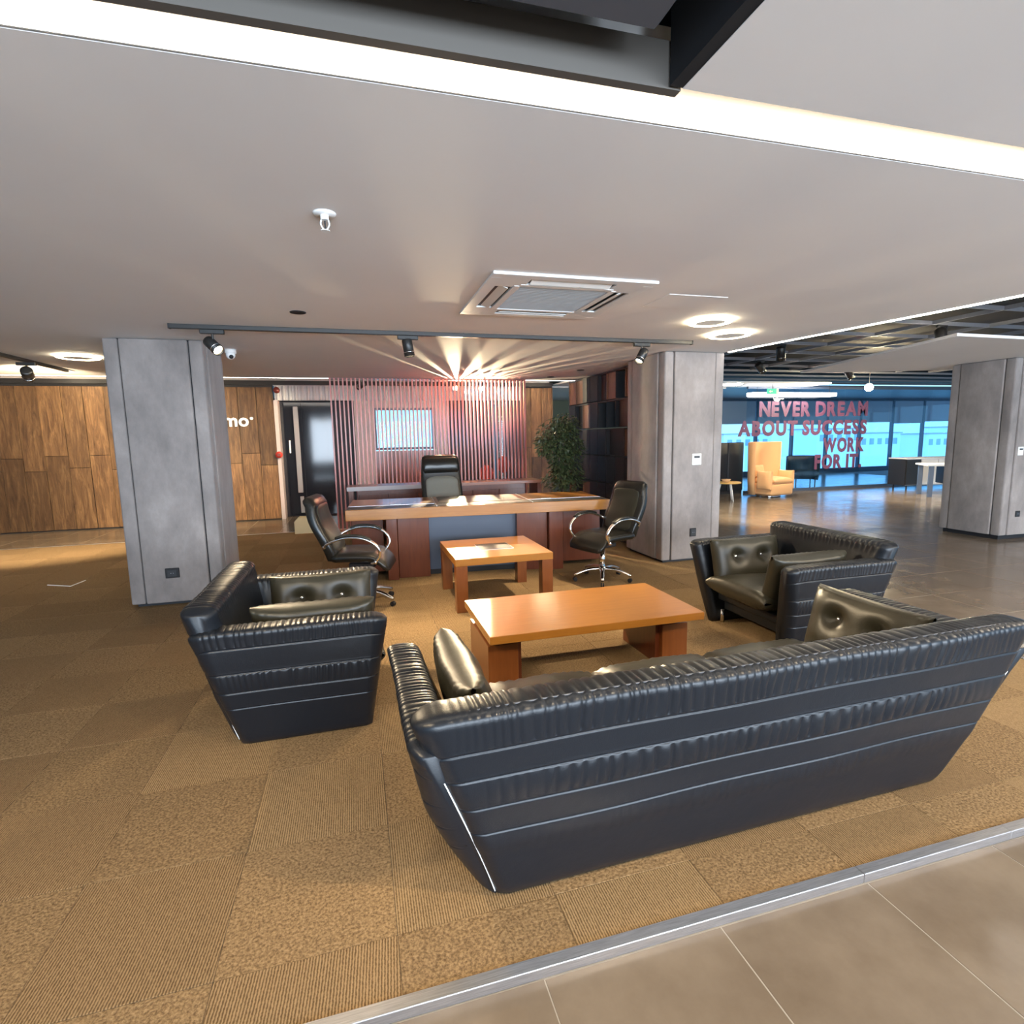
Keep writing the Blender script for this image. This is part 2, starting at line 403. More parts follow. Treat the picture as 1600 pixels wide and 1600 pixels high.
# ---- ceilings
bm = bmesh.new(); prism(bm, [(-9.2, 1.64), (4.85, 1.64), (4.64, 2.94), (4.24, 5.69), (4.24, 9.0), (-9.2, 9.0)], H, H + 0.28)
ceiling = obj('ceiling', bm, 'ceiling', kind='structure')
bm = bmesh.new(); b1(-9.4, 27, -6, 18, 3.4, 3.5, bm=bm); obj('ceiling', bm, 'void', kind='structure')
bm = bmesh.new(); b1(0.92, 27, -6, 1.46, H, H + 0.25, bm=bm); obj('ceiling', bm, 'ceiling', kind='structure')
bm = bmesh.new(); b1(-9.3, 4.3, 9.06, 12.3, 2.80, 2.95, bm=bm); b1(4.3, 9.2, 12.31, 16.7, 2.69, 2.715, bm=bm); obj('ceiling', bm, 'white', kind='structure')
# light channel between the two plaster ceilings
bm = bmesh.new(); b1(-9.2, 8.0, 1.50, 1.635, H + 0.04, H + 0.08, bm=bm); b1(-9.2, 0.92, 1.47, 1.50, H + 0.0, 2.62, bm=bm); obj('trim_2', bm, 'reveal', kind='structure')
bm = bmesh.new(); b1(-9.2, 0.88, -6, 1.42, 2.80, 2.84, bm=bm)
bm = bmesh.new(); b1(0.88, 0.92, -6, 1.46, H + 0.002, 3.4, bm=bm); obj('trim_3', bm, 'void', kind='structure')
d = thing('ventilation_duct', 'dark blue-grey flat duct in the black ceiling void above the light strip', 'duct', (-2.0, 0.0, 2.53))
obj('duct_body', b1(-5.0, 2.76, -3.0, 1.33, 0, 0.3, 0.01), 'duct', d)
s = thing('light_strip', 'wide glowing warm white light strip across the ceiling near the top', 'light strip', (0, 1.59, H))
obj('diffuser', b1(-9.1, 8.0, -0.022, 0.036, 0.004, 0.03), 'strip', s)
obj('channel', b1(-9.1, 8.0, 0.037, 0.042, 0.0, 0.06), 'offwhite', s)
# thin strip along the right edge of the ceiling
def beam_pts(p, q, w_, z0, z1):
    a = Vector(p); b = Vector(q); n = Vector((-(b - a).y, (b - a).x)).normalized() * w_ / 2
    bm = bmesh.new(); prism(bm, [tuple(a + n), tuple(b + n), tuple(b - n), tuple(a - n)], z0, z1); return bm
s = thing('light_strip', 'thin white light strip along the ceiling edge beside the dark open ceiling', 'light strip', (0.01, 0, 0))
obj('diffuser', beam_pts((4.262, 5.69), (4.675, 2.94), 0.03, H - 0.004, H + 0.03), 'strip_thin', s)
obj('diffuser', beam_pts((4.675, 2.94), (4.875, 1.7), 0.03, H - 0.004, H + 0.03), 'strip_thin', s)
s = thing('light_strip', 'very thin light line along the far ceiling edge above the wood wall', 'light strip', (0, 9.02, H))
obj('diffuser', b1(-9.1, 4.2, -0.015, 0.015, 0.0, 0.02), 'strip_thin', s)
# the plaster island and the soffits of the right-hand hall
bm = bmesh.new(); prism(bm, [(5.98, 4.35), (12.5, 4.5), (12.5, 5.9), (9.33, 6.8), (6.99, 7.5)], H, H + 0.03); obj('ceiling', bm, 'ceiling', kind='structure')
bm = bmesh.new(); b1(4.5, 11.4, 11.2, 12.3, 2.72, 2.76, bm=bm); obj('ceiling', bm, 'white', kind='structure')
bm = bmesh.new(); b1(4.24, 26.5, 12.3, 17.8, 2.72, 2.78, bm=bm); obj('ceiling', bm, 'frame', kind='structure')
# open metal grid below the dark ceiling
gr = thing('ceiling_grid', 'open lattice of thin metal bars in the black ceiling of the right hall', 'ceiling grid', (4.6, 1.6, 3.02))
for i in range(18):
    obj('grid_bar', b1(0, 21, i * 0.9, i * 0.9 + 0.025, 0, 0.05), 'beam', gr)
for i in range(20):
    bm = bmesh.new(); b1(i * 1.1, i * 1.1 + 0.025, 0, 9.6, 0.0, 0.05, bm=bm); obj('grid_bar', bm, 'beam', gr)

# ---- walls
obj('wall_left', b1(-9.5, -9.3, -6, 18, -0.2, 3.5), 'wall_grey', kind='structure')
# glazed front wall behind the camera
wf = sempty('wall_front', (0, -6, 0))
obj('sill_wall', b1(-9.4, 27, -0.1, 0.1, -0.2, 0.4), 'wall_grey', wf); obj('lintel', b1(-9.4, 27, -0.1, 0.1, 2.75, 3.5), 'wall_grey', wf)
for i in range(19): obj('mullion', b1(-9.4 + i * 2.0, -9.3 + i * 2.0, -0.06, 0.06, 0.4, 2.75), 'frame', wf)
# back wall of aged planks (left run and a short run right of the slat screen)
def planks(root, x0, x1, y, z0, z1, w_=0.33):
    x = x0; k = 0
    while x < x1 - 0.02:
        ww = min(w_ * random.choice((0.85, 1.0, 1.0, 1.1)), x1 - x)
        zs = [z0, 1.12 + random.choice((-0.02, 0.0, 0.0, 0.03)) + (0.0 if k % 2 else 0.22), z1]
        for za, zb in zip(zs, zs[1:]):
            dy = random.uniform(0.0, 0.018)
            o = obj('plank', b1(-ww / 2 + .003, ww / 2 - .003, -0.022, 0, -(zb - za) / 2 + .003, (zb - za) / 2 - .003, 0.003), 'plank', root)
            o.location = (x + ww / 2 - root.location.x, y - dy - root.location.y, (za + zb) / 2 - root.location.z)
        x += ww; k += 1
wb = obj('wall_back', b1(-9.3, -1.50, 11.92, 12.32, -0.2, 2.67), 'black', kind='structure')
planks(wb, -8.0, -1.50, 11.92, 0.02, 2.62)
wb2 = obj('wall_back', b1(3.62, 4.34, 11.92, 12.3, -0.2, 2.67), 'black', kind='structure')
planks(wb2, 3.62, 4.34, 11.92, 0.02, 2.64, 0.24)
obj('shadow_gap_strip', b1(-9.3, 4.3, 11.80, 11.86, 2.66, 2.74), 'black', kind='structure')  # black strip painted in for the dark shadow gap above the planks
obj('wall_back', b1(-9.3, 4.3, 12.0, 12.1, 2.66, 2.8), 'wall_grey', kind='structure')
obj('wall_back', b1(-1.50, 3.62, 12.05, 12.36, 2.365, 2.42), 'wall_dark', kind='structure')
obj('wall_back', b1(-1.50, -1.44, 12.06, 12.36, 0, 2.37), 'wall_dark', kind='structure')
# ribbed pale panel over the dark glass door
rb = obj('wall_back', b1(-1.48, 3.6, 11.98, 12.05, 2.37, 2.66), 'rib', kind='structure')
for i in range(44):
    bm = bmesh.new(); cyl(bm, (0, 0, 0), 0.035, 0.28, 8); o = obj('rib', bm, 'rib', rb, smooth=False); o.location = (-1.42 + i * 0.115, 11.975, 2.51)
# dark glass door with a tall steel pull
dr = sempty('door_1', (-1.05, 12.2, 0))
obj('door_frame', b1(-0.45, 0.75, 0.03, 0.10, 0.0, 2.38), 'wall_dark', dr)
obj('door_leaf', b1(-0.30, 0.02, -0.02, 0.03, 0.03, 2.34), 'darkglass', dr)
obj('door_leaf', b1(0.03, 0.62, -0.01, 0.03, 0.03, 2.34), 'darkglass', dr)
obj('door_handle', b1(-0.13, -0.03, -0.07, -0.045, 0.5, 2.26, 0.008), 'beam', dr)
obj('small_handle', b1(-0.245, -0.215, -0.05, -0.02, 1.32, 1.58, 0.005), 'white', dr)
obj('door_closer_plate', b1(-0.10, -0.03, -0.05, -0.02, 0.08, 0.42), 'beam', dr)
obj('wall_back', b1(-1.50, -1.43, 11.9, 12.3, 0, 2.37), 'wall_grey', kind='structure')
# wall behind the slats: dark door zone, pale wall with a bright window, dark wall with a doorway
obj('wall_back', b1(-0.30, 0.02, 12.2, 12.3, 0, 2.37), 'wall_dark', kind='structure')
obj('wall_back', b1(0.02, 0.40, 12.0, 12.3, 0, 2.37), 'wall_grey', kind='structure')
obj('wall_back', b1(0.40, 1.68, 12.0, 12.3, 0, 1.32), 'mahogany', kind='structure')
obj('wall_back', b1(0.40, 1.68, 12.0, 12.3, 2.22, 2.37), 'wall_grey', kind='structure')
obj('wall_back', b1(1.68, 1.95, 12.0, 12.3, 0, 2.37), 'wall_grey', kind='structure')
obj('wall_back', b1(1.95, 2.95, 12.0, 12.3, 0, 2.37), 'wall_dark', kind='structure')
obj('wall_back', b1(3.30, 3.62, 12.0, 12.3, 0, 2.37), 'wall_dark', kind='structure')
def window(name, x0, x1, y, z0, z1, nx, blind_to=None, fw=0.05, nz=None):
    r = sempty(name, ((x0 + x1) / 2, y, z0)); w2 = (x1 - x0) / 2; h = z1 - z0
    obj('window_frame', b1(-w2, w2, -0.05, 0.05, 0, fw), 'frame', r); obj('window_frame', b1(-w2, w2, -0.05, 0.05, h - fw, h), 'frame', r)
    for i in range(nx + 1):
        xx = -w2 + i * (2 * w2) / nx; obj('mullion', b1(xx - fw * .8, xx + fw * .8, -0.07, 0.05, 0, h), 'frame', r)
    for i in range(nx):
        xa = -w2 + i * (2 * w2) / nx + fw * .8; xb = -w2 + (i + 1) * (2 * w2) / nx - fw * .8
        obj('pane', b1(xa, xb, 0.0, 0.008, fw, h - fw), 'window_glass', r)
        if blind_to is not None:
            bb = blind_to[i % len(blind_to)]
            bm = bmesh.new(); b1(xa + .02, xb - .02, -0.035, -0.03, bb, h - 0.02, bm=bm); b1(xa + .02, xb - .02, -0.045, -0.02, bb - .03, bb, bm=bm)
            obj('blind', bm, 'blind', r)
    return r
window('window_1', 0.42, 1.66, 12.1, 1.34, 2.22, 1)
window('window_2', 2.96, 3.29, 12.15, 0.02, 2.30, 1)
# far glazed facade of the right hall
window('window_3', 9.2, 26.5, 16.9, 0.12, 2.72, 11, blind_to=(1.78, 1.72, 1.78))
obj('wall_back', b1(4.24, 9.2, 16.8, 17.0, -0.2, 3.4), 'wall_green', kind='structure')
obj('wall_back', b1(9.2, 26.5, 16.85, 17.0, -0.2, 0.12), 'frame', kind='structure')
wr = window('window_4', -6, 11, 0, 0.12, 2.75, 11); wr.location = (26.7, 9.0, 0.12); wr.rotation_euler = (0, 0, -PI / 2)
obj('wall_right', b1(26.65, 26.8, -6, 17, -0.2, 0.12), 'frame', kind='structure')
obj('wall_right', b1(26.65, 26.8, -6, 17, 2.75, 3.5), 'wall_grey', kind='structure')
# pale buildings seen beyond the facade
random.seed(5)
for i in range(9):
    x0 = 34 + i * 10.5 + random.uniform(-.6, .6); hh = random.uniform(-0.6, 0.5)
    t = thing('distant_building', 'hazy pale low building seen outside the far blue windows behind the slogan', 'building', (x0, 62 + random.uniform(0, 6), -5.6), 0, 'hazy buildings outside the hall')
    obj('building_body', b1(-4, 4, 0, 5, 0, 7.0 + hh), 'building', t)
    obj('roof', b1(-4.2, 4.2, -0.2, 5.2, 7.0 + hh, 7.2 + hh), 'wall_grey', t)
    for a in range(5): obj('window', b1(-3.4 + a * 1.5, -2.6 + a * 1.5, -0.04, 0.0, 5.4 + hh, 6.3 + hh), 'blind', t)

# ---- columns clad in grey plush panels
def column(x0, x1, y0, y1, label):
    t = thing('column', label, 'column', ((x0 + x1) / 2, (y0 + y1) / 2, 0)); w2, d2 = (x1 - x0) / 2, (y1 - y0) / 2
    obj('core', b1(-w2 + .04, w2 - .04, -d2 + .04, d2 - .04, 0.0, H), 'black', t)
    z0, z1 = 0.06, H - 0.004
    for ax, (a, dd) in enumerate(((w2, d2), (d2, w2), (w2, d2), (d2, w2))):
        rot = Matrix.Rotation(ax * PI / 2, 4, 'Z')
        sw = a * 0.30
        for pa, pb, out in ((-a, -a + sw, 0.0), (-a + sw + .004, a - sw - .004, 0.012), (a - sw, a, 0.0)):
            bm = bmesh.new(); b1(pa + .003, pb - .003, -dd - out, -dd + 0.04, z0, z1, 0.014, 3, bm=bm)
            bm.transform(rot); obj('plush_panel', bm, 'plush', t, smooth=True)
    return t
colL = column(-2.1, -1.3, 5.80, 6.58, 'grey plush-clad square column at left, behind the left leather armchair')
colM = column(3.45, 4.24, 5.72, 6.62, 'plush-clad square column right of the desk, with thermostat and socket')
colR = column(8.62, 9.5, 5.46, 6.30, 'beige plush-clad square column at far right in the tiled hall')

def plate(name, label, cat, loc, w_, h_, material, kind='socket'):
    t = thing(name, label, cat, loc)
    obj('plate', b1(-w_ / 2, w_ / 2, -0.012, 0, -h_ / 2, h_ / 2, 0.004), material, t)
    if kind == 'socket':
        obj('socket_face', b1(-w_ * .34, w_ * .34, -0.016, -0.012, -h_ * .34, h_ * .34, 0.002), 'charcoal', t)
        bm = bmesh.new()
        for s_ in (-1, 1): cyl(bm, (s_ * 0.010, -0.017, 0), 0.004, 0.003, 8, Matrix.Rotation(PI / 2, 3, 'X'))
        obj('socket_hole', bm, 'beam', t)
    elif kind == 'thermostat':
        obj('display', b1(-w_ * .3, w_ * .3, -0.015, -0.012, h_ * .12, h_ * .3), 'charcoal', t)
    return t
plate('thermostat', 'white thermostat with a small dark display on the column right of the desk', 'thermostat', (3.885, 5.708, 1.26), 0.125, 0.135, 'offwhite', 'thermostat')
plate('power_socket', 'black power socket low on the column behind the right armchair', 'socket', (3.86, 5.708, 0.385), 0.085, 0.10, 'black')
plate('power_socket', 'black power socket low on the left grey column', 'socket', (-1.73, 5.788, 0.345), 0.12, 0.095, 'black')
plate('thermostat', 'white thermostat on the far right column', 'thermostat', (8.84, 5.448, 1.24), 0.10, 0.12, 'offwhite', 'thermostat')
plate('power_socket', 'dark power socket low on the far right column', 'socket', (8.91, 5.448, 0.36), 0.085, 0.085, 'black')
# red call point beside the dark door
t = thing('alarm_button', 'round red alarm button beside the dark glass door', 'alarm button', (-1.46, 11.88, 1.30))
bm = bmesh.new(); cyl(bm, (0, -0.03, 0), 0.065, 0.06, 20, Matrix.Rotation(PI / 2, 3, 'X')); obj('housing', bm, 'red', t, True)
bm = bmesh.new(); cyl(bm, (0, -0.065, 0), 0.03, 0.012, 16, Matrix.Rotation(PI / 2, 3, 'X')); obj('button', bm, 'dark_red', t)
t = thing('alarm_button', 'dark red siren high on the end of the plank wall beside the door', 'siren', (-1.42, 11.88, 2.56))
bm = bmesh.new(); cyl(bm, (0, -0.03, 0), 0.06, 0.07, 20, Matrix.Rotation(PI / 2, 3, 'X')); obj('housing', bm, 'dark_red', t, True)
# lettering on the plank wall
t = thing('wall_sign', 'white raised letters "mo" on the plank wall beside the left column', 'sign', (-2.42, 11.86, 1.87))
xx = 0
for ch, dx in (('m', 0.27), ('o', 0.2), ('.', 0.05)):
    me = text_mesh(ch, 0.34, 0.02, 0.008); me.materials.append(M['white']); o = obj('letter', me, None, t); o.location = (xx, 0, 0.13 if ch == '.' else 0); xx += dx
# cream box on the floor behind the left office chair
t = thing('floor_box', 'small cream chamfered box on the floor near the dark door', 'box', (-0.80, 9.78, 0.03))
bm = bmesh.new(); b1(-0.24, 0.20, -0.10, 0.10, 0, 0.27, bm=bm)
bmesh.ops.bevel(bm, geom=[e for e in bm.edges if min(v.co.z for v in e.verts) > 0.26 and max(v.co.x for v in e.verts) < -0.2], offset=0.07, affect='EDGES')
obj('box_body', bm, 'cream', t); obj('box_lid', b1(0.03, 0.22, -0.11, 0.11, 0.0, 0.20, .005), 'cream', t)

# ================================================================== UPHOLSTERY
def pleat_wave(x, lam, seed):
    rs = np.random.RandomState(seed)
    ph = np.cumsum(rs.uniform(0.55, 1.45, 400)); ph = np.interp(x / lam + 60, np.arange(400), ph)
    am = np.interp(x / lam + 60, np.arange(400), rs.uniform(0.35, 1.0, 400))
    return am * (np.abs(np.sin(PI * ph)) ** 0.6 - 0.55)
def slab(name, xb, xt, z0, z1, thick_b, thick_t, lean, nst, seams, bands, seed=1, bulge=0.02, lam=0.05, front_bulge=0.0):
    """upholstered panel: length along X from xb (bottom) to xt (top), outer face towards -Y, leaning out by `lean` at the top"""
    Tt = thick_t; rt = Tt * 0.30; hz = z1 - rt - z0
    na, ni = 18, 16
    t_o = np.linspace(0, 1, 50)
    for s_h in seams: t_o = np.concatenate([t_o, s_h * (z1 - z0) / hz + np.linspace(-0.018, 0.018, 9)])
    t_o = np.unique(np.clip(np.round(t_o, 5), 0, 1)); no = len(t_o)
    ang = np.linspace(0, PI, na + 2)[1:-1]; t_i = np.linspace(1, 0, ni)
    z_loop = np.concatenate([z0 + t_o * hz, z1 - rt + rt * np.sin(ang) ** 0.7, z0 + t_i * hz])
    half = lambda t: (thick_b + (thick_t - thick_b) * t) / 2
    d_loop = np.concatenate([half(t_o) + bulge * np.sin(PI * np.clip(t_o * 1.0, 0, 1)) - 0.02 * np.exp(-t_o / 0.03), half(1) * np.sign(np.cos(ang)) * np.abs(np.cos(ang)) ** 0.55, -half(t_i) - front_bulge * np.sin(PI * t_i) + 0.02 * np.exp(-t_i / 0.03)])
    wy_ = np.concatenate([np.ones(no), np.cos(ang), np.zeros(ni)]); wz_ = np.concatenate([np.zeros(no), np.sin(ang), np.zeros(ni)])
    hh = (z_loop - z0) / (z1 - z0)
    # stations
    u = np.linspace(0, 1, nst); e = np.array([0, .004, .012, .025, .04]); Ltop = abs(xt[1] - xt[0])
    u = np.concatenate([e / Ltop, np.linspace(0.055 / Ltop, 1 - 0.055 / Ltop, nst), 1 - e[::-1] / Ltop])
    U, Hh = np.meshgrid(u, hh, indexing='ij')
    zz = np.repeat(z_loop[None], len(u), 0); dd = np.repeat(d_loop[None], len(u), 0)
    edge = np.minimum(U, 1 - U) * Ltop; r = 0.075; q = np.clip(1 - edge / r, 0, 1); k = np.sqrt(1 - q * q * 0.97)
    dd = dd * (0.25 + 0.75 * k)
    topdrop = (1 - np.sqrt(1 - np.clip(1 - edge / 0.10, 0, 1) ** 2 * 0.9)) * 0.045
    xs = (xb[0] + (xt[0] - xb[0]) * Hh) * (1 - U) + (xb[1] + (xt[1] - xb[1]) * Hh) * U
    rel = np.zeros_like(dd)
    endfade = np.clip(edge / (0.10), 0, 1)
    for i, (a, b, amp, fade) in enumerate(bands):
        win = np.clip((Hh - a) / 0.02, 0, 1) * np.clip((b - Hh) / 0.02, 0, 1)
        f2 = np.clip(edge / max(fade, 0.02), 0, 1)
        wv = pleat_wave(xs + 0.003 * np.sin(Hh * 24 + i + xs * 9), lam * (1 if i == 0 else 1.35), seed + i * 7)
        rel += amp * win * f2 * wv
        rel += 0.003 * np.sin(PI * np.clip((Hh - a) / (b - a), 0, 1)) * ((Hh > a) & (Hh < b))
    for sline in seams:
        hs = sline
        rel -= 0.0045 * np.exp(-((Hh - hs) * (z1 - z0) / 0.0035) ** 2) * np.clip(edge / 0.03, 0, 1)
        rel += 0.0008 * np.exp(-((Hh - hs - 0.010) * (z1 - z0) / 0.004) ** 2)
    dd = dd + rel * wy_[None]; zz = zz + rel * wz_[None]
    # gentle large scale slackness
    dd += 0.004 * np.sin(xs * 7 + seed) * np.sin(Hh * 5 + seed) * np.clip(wy_, 0, 1)[None]
    zc = zz - topdrop * np.clip((Hh - 0.6) / 0.4, 0, 1)
    yy = -lean * Hh ** 1.15 - dd
    return grid_mesh(name, np.stack([xs, yy, zc], -1))
def cushion(name, wx, wz, t, buttons=(), seed=0, pinch=0.03, n=44, crease=0.0):
    """pillow standing in the XZ plane, thickness along Y"""
    u = np.sin(np.linspace(-PI / 2, PI / 2, n)); U, V = np.meshgrid(u, u, indexing='ij')
    body = ((1 - np.abs(U) ** 4.0).clip(0) * (1 - np.abs(V) ** 4.0).clip(0)) ** 0.42
    X = U * wx / 2 * (1 - pinch * (1 - V ** 2) * np.abs(U)); Z = V * wz / 2 * (1 - pinch * 1.6 * (1 - U ** 2) * np.abs(V))
    out = []
    rs = np.random.RandomState(seed)
    wr_ = 0.010 * (np.abs(np.sin(X * 70 + seed)) ** 0.7) * np.clip((np.abs(V) - 0.80) / 0.12, 0, 1) * np.clip((1 - np.abs(V)) / 0.05, 0, 1)
    for sgn in (1, -1):
        D = body * t / 2 + 0.004 * np.sin(X * 22 + seed) * body + wr_
        if sgn == 1:
            for bx, bz in buttons:
                rr = np.hypot(X - bx, (Z - bz)); D = D - t * 0.36 * np.exp(-(rr / 0.042) ** 1.3)
        out.append(np.stack([X, sgn * D, Z], -1))
    verts = np.concatenate([out[0].reshape(-1, 3), out[1].reshape(-1, 3)]).tolist(); faces = []
    for s_ in (0, 1):
        o_ = s_ * n * n
        for i in range(n - 1):
            for j in range(n - 1):
                f = (o_ + i * n + j, o_ + (i + 1) * n + j, o_ + (i + 1) * n + j + 1, o_ + i * n + j + 1)
                faces.append(f if s_ == 1 else f[::-1])
    me = bpy.data.meshes.new(name); me.from_pydata(verts, [], faces)
    bm = bmesh.new(); bm.from_mesh(me); bmesh.ops.remove_doubles(bm, verts=bm.verts, dist=0.0004); bm.to_mesh(me); bm.free(); return me
def place(o, loc, rot=(0, 0, 0)): o.location = loc; o.rotation_euler = rot; return o

SEAMS = (0.41, 0.55, 0.70, 0.83)
def seat_unit(name, label, cat, wb_, wt_, n_seats, loc, rz, group=None, arm_seams=(0.36, 0.50, 0.66, 0.86), zips=True):
    t = thing(name, label, cat, loc, rz, group)
    hb, ht = wb_ / 2, wt_ / 2
    zt_b, zt_a = (0.765 if n_seats == 1 else 0.75), 0.655           # back and arm heights above the carpet
    # back: outer face bottom at y=-0.34, top at about -0.50
    me = slab('backrest', (-hb + .05, hb - .05), (-ht + .015, ht - .015), 0.0, zt_b, 0.14, 0.15, 0.15, 190 if n_seats == 1 else 480, SEAMS,
              ((0.83, 1.2, 0.012, 0.40 if n_seats > 1 else 0.06), (0.555, 0.695, 0.013, 0.55 if n_seats > 1 else 0.2), (0.28, 0.405, 0.003 if n_seats > 1 else 0, 0.7)), seed=3, lam=0.036)
    me.transform(Matrix.Translation((0, -0.275, 0))); bk = obj('backrest', me, 'leather', t, True)
    def seam_line(h, parent, x0, x1, yoff):
        return
    # piping along the top of the back
    bm = bmesh.new(); pts = [(x_, -0.466, zt_b + 0.001 - 0.018 * (abs(x_) / (ht - .05)) ** 14) for x_ in np.linspace(-ht + .05, ht - .05, 24)]
    tube(bm, pts, 0.0035, 6, 3); obj('piping', bm, 'thread', bk, True)
    # arms
    for s_ in (-1, 1):
        me = slab('armrest', (-0.31, 0.34), (-0.47, 0.44), 0.0, zt_a, 0.11, 0.13, (ht - hb) * 1.0, 170, arm_seams,
                  ((0.86, 1.2, 0.008, 0.03), (0.50, 0.66, 0.012, 0.12)), seed=11 + s_, lam=0.027, bulge=0.050 if n_seats > 1 else 0.030)
        # outer face -Y -> outward side
        if s_ == -1: me.transform(Matrix.Translation((-hb + 0.065, 0, 0)) @ Matrix.Rotation(-PI / 2, 4, 'Z') @ Matrix.Diagonal((-1, 1, 1, 1))); me.flip_normals()
        else: me.transform(Matrix.Translation((hb - 0.065, 0, 0)) @ Matrix.Rotation(PI / 2, 4, 'Z'))
        a = obj('armrest', me, 'leather', t, True)
        if zips:
            bm = bmesh.new()
            P = [(s_ * (hb - 0.055 + (ht - hb) * (z / zt_a) ** 1.1), -0.318 - 0.155 * (z / zt_a), z) for z in np.linspace(0.02, zt_a * 0.80, 8)]
            tube(bm, P, 0.0024, 6, 4); obj('zip', bm, 'zip', a, True)
    # seat frame, apron and seat cushions
    obj('seat_frame', b1(-hb + .11, hb - .11, -0.22, 0.24, 0.10, 0.26, 0.01), 'leather', t)
    obj('front_rail', b1(-hb + .11, hb - .11, 0.24, 0.30, 0.19, 0.26, 0.015, 2), 'leather', t, True)
    inner = (wb_ - 0.24) / n_seats
    for i in range(n_seats):
        cx = -wb_ / 2 + 0.12 + inner * (i + 0.5)
        me = cushion('seat_cushion', inner + 0.01, 0.68, 0.19, (), i, 0.01, 40)
        c = obj('seat_cushion', me, 'leather_seat', t, True); place(c, (cx, 0.09, 0.335), (PI / 2 + 0.05, 0, 0))
    # buttoned arm pillows
    for s_ in (-1, 1):
        me = cushion('arm_pillow', 0.62, 0.36, 0.17, ((-0.12, 0.03), (0.12, 0.03)), 3 + s_)
        p = obj('arm_pillow', me, 'leather_seat', t, True)
        place(p, (s_ * (hb - (0.150 if n_seats == 1 else 0.055)), 0.075, 0.515 if n_seats == 1 else 0.53), (s_ * 0 + 0.0, 0, 0))
        p.rotation_euler = (Matrix.Rotation(s_ * PI / 2, 3, 'Z') @ Matrix.Rotation(0.24, 3, 'X')).to_euler()
        for bx in (-0.12, 0.12):
            bm = bmesh.new(); sphere(bm, (0, 0, 0), 0.012, (1, 0.6, 1), 10); b = obj('button', bm, 'chrome', p, True); b.location = (bx, 0.036, 0.03)
    for i in range(n_seats if n_seats > 1 else 0):
        cx = -wb_ / 2 + 0.12 + inner * (i + 0.5)
        me = cushion('back_cushion', inner, 0.40, 0.16, (), i + 4); c = obj('back_cushion', me, 'leather_seat', t, True); place(c, (cx, -0.22, 0.47), (0.2, 0, 0))
    # glides
    for sx_ in (-1, 1):
        for sy_ in (-1, 1):
            bm = bmesh.new(); cyl(bm, (sx_ * (hb - .12), sy_ * 0.26, 0.05), 0.018, 0.11, 12); obj('foot', bm, 'chrome', t, True)
    return t
seat_unit('leather_sofa', 'long black leather sofa seen from behind in the foreground', 'sofa', 2.12, 2.58, 3, (1.375, 1.965, CZ), R(1.1))
seat_unit('leather_armchair', 'black leather armchair on the left, in front of the left grey column', 'armchair', 0.90, 1.19, 1, (-0.33, 3.33, CZ), -PI / 2, 'black leather armchairs')
seat_unit('leather_armchair', 'black leather armchair on the right, facing the coffee table', 'armchair', 0.90, 1.17, 1, (3.08, 3.40, CZ), PI / 2, 'black leather armchairs')

# ================================================================== TABLES
t = thing('coffee_table', 'long orange-brown coffee table in front of the sofa', 'table', (1.40, 3.38, CZ))
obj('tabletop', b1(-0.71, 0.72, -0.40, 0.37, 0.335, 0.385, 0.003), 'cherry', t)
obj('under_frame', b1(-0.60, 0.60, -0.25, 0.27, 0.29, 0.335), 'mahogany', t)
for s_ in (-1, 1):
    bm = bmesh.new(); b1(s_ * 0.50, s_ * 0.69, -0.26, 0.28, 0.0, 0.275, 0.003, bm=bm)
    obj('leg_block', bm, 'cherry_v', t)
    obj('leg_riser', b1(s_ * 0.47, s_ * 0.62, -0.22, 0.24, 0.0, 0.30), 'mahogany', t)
t = thing('side_table', 'square orange-brown table with a dark inset, in front of the desk', 'table', (1.235, 5.10, CZ))
hx, hy = 0.45, 0.46
obj('tabletop', b1(-hx, hx, -hy, hy, 0.42, 0.485, 0.003), 'cherry', t)
obj('inset', b1(-0.15, 0.16, -0.14, 0.14, 0.485, 0.489), 'pad', t)
obj('inset_rim', b1(-0.158, 0.168, -0.148, 0.148, 0.484, 0.487), 'steel', t)
for sx_ in (-1, 1):
    for sy_ in (-1, 1):
        obj('leg', b1(sx_ * (hx - .003), sx_ * (hx - .105), sy_ * (hy - .003), sy_ * (hy - .105), 0, 0.42, 0.002), 'cherry_v', t)

# ================================================================== DESK
dk = thing('executive_desk', 'long red-brown executive desk with a thick orange front edge', 'desk', (1.33, 5.90, CZ), R(-4.2))
L2 = 1.47; zt = 0.80
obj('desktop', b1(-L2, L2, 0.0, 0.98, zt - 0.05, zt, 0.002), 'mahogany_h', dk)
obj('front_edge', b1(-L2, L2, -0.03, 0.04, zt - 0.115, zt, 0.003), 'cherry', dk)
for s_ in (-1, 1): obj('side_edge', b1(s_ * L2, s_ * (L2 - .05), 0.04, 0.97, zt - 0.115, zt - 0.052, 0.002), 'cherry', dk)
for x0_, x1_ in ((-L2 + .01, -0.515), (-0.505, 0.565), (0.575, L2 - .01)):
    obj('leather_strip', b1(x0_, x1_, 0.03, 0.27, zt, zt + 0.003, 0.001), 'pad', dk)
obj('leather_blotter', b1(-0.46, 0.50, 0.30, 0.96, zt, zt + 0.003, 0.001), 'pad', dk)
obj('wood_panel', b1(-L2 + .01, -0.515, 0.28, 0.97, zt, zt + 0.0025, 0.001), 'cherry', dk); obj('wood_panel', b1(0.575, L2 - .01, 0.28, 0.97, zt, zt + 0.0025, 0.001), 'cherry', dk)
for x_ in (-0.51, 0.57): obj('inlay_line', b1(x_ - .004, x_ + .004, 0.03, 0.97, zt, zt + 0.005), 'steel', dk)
for a_, b_ in ((-L2 + .01, -0.52), (0.58, L2 - .01)): obj('inlay_line', b1(a_, b_, 0.272, 0.279, zt, zt + 0.005), 'steel', dk)
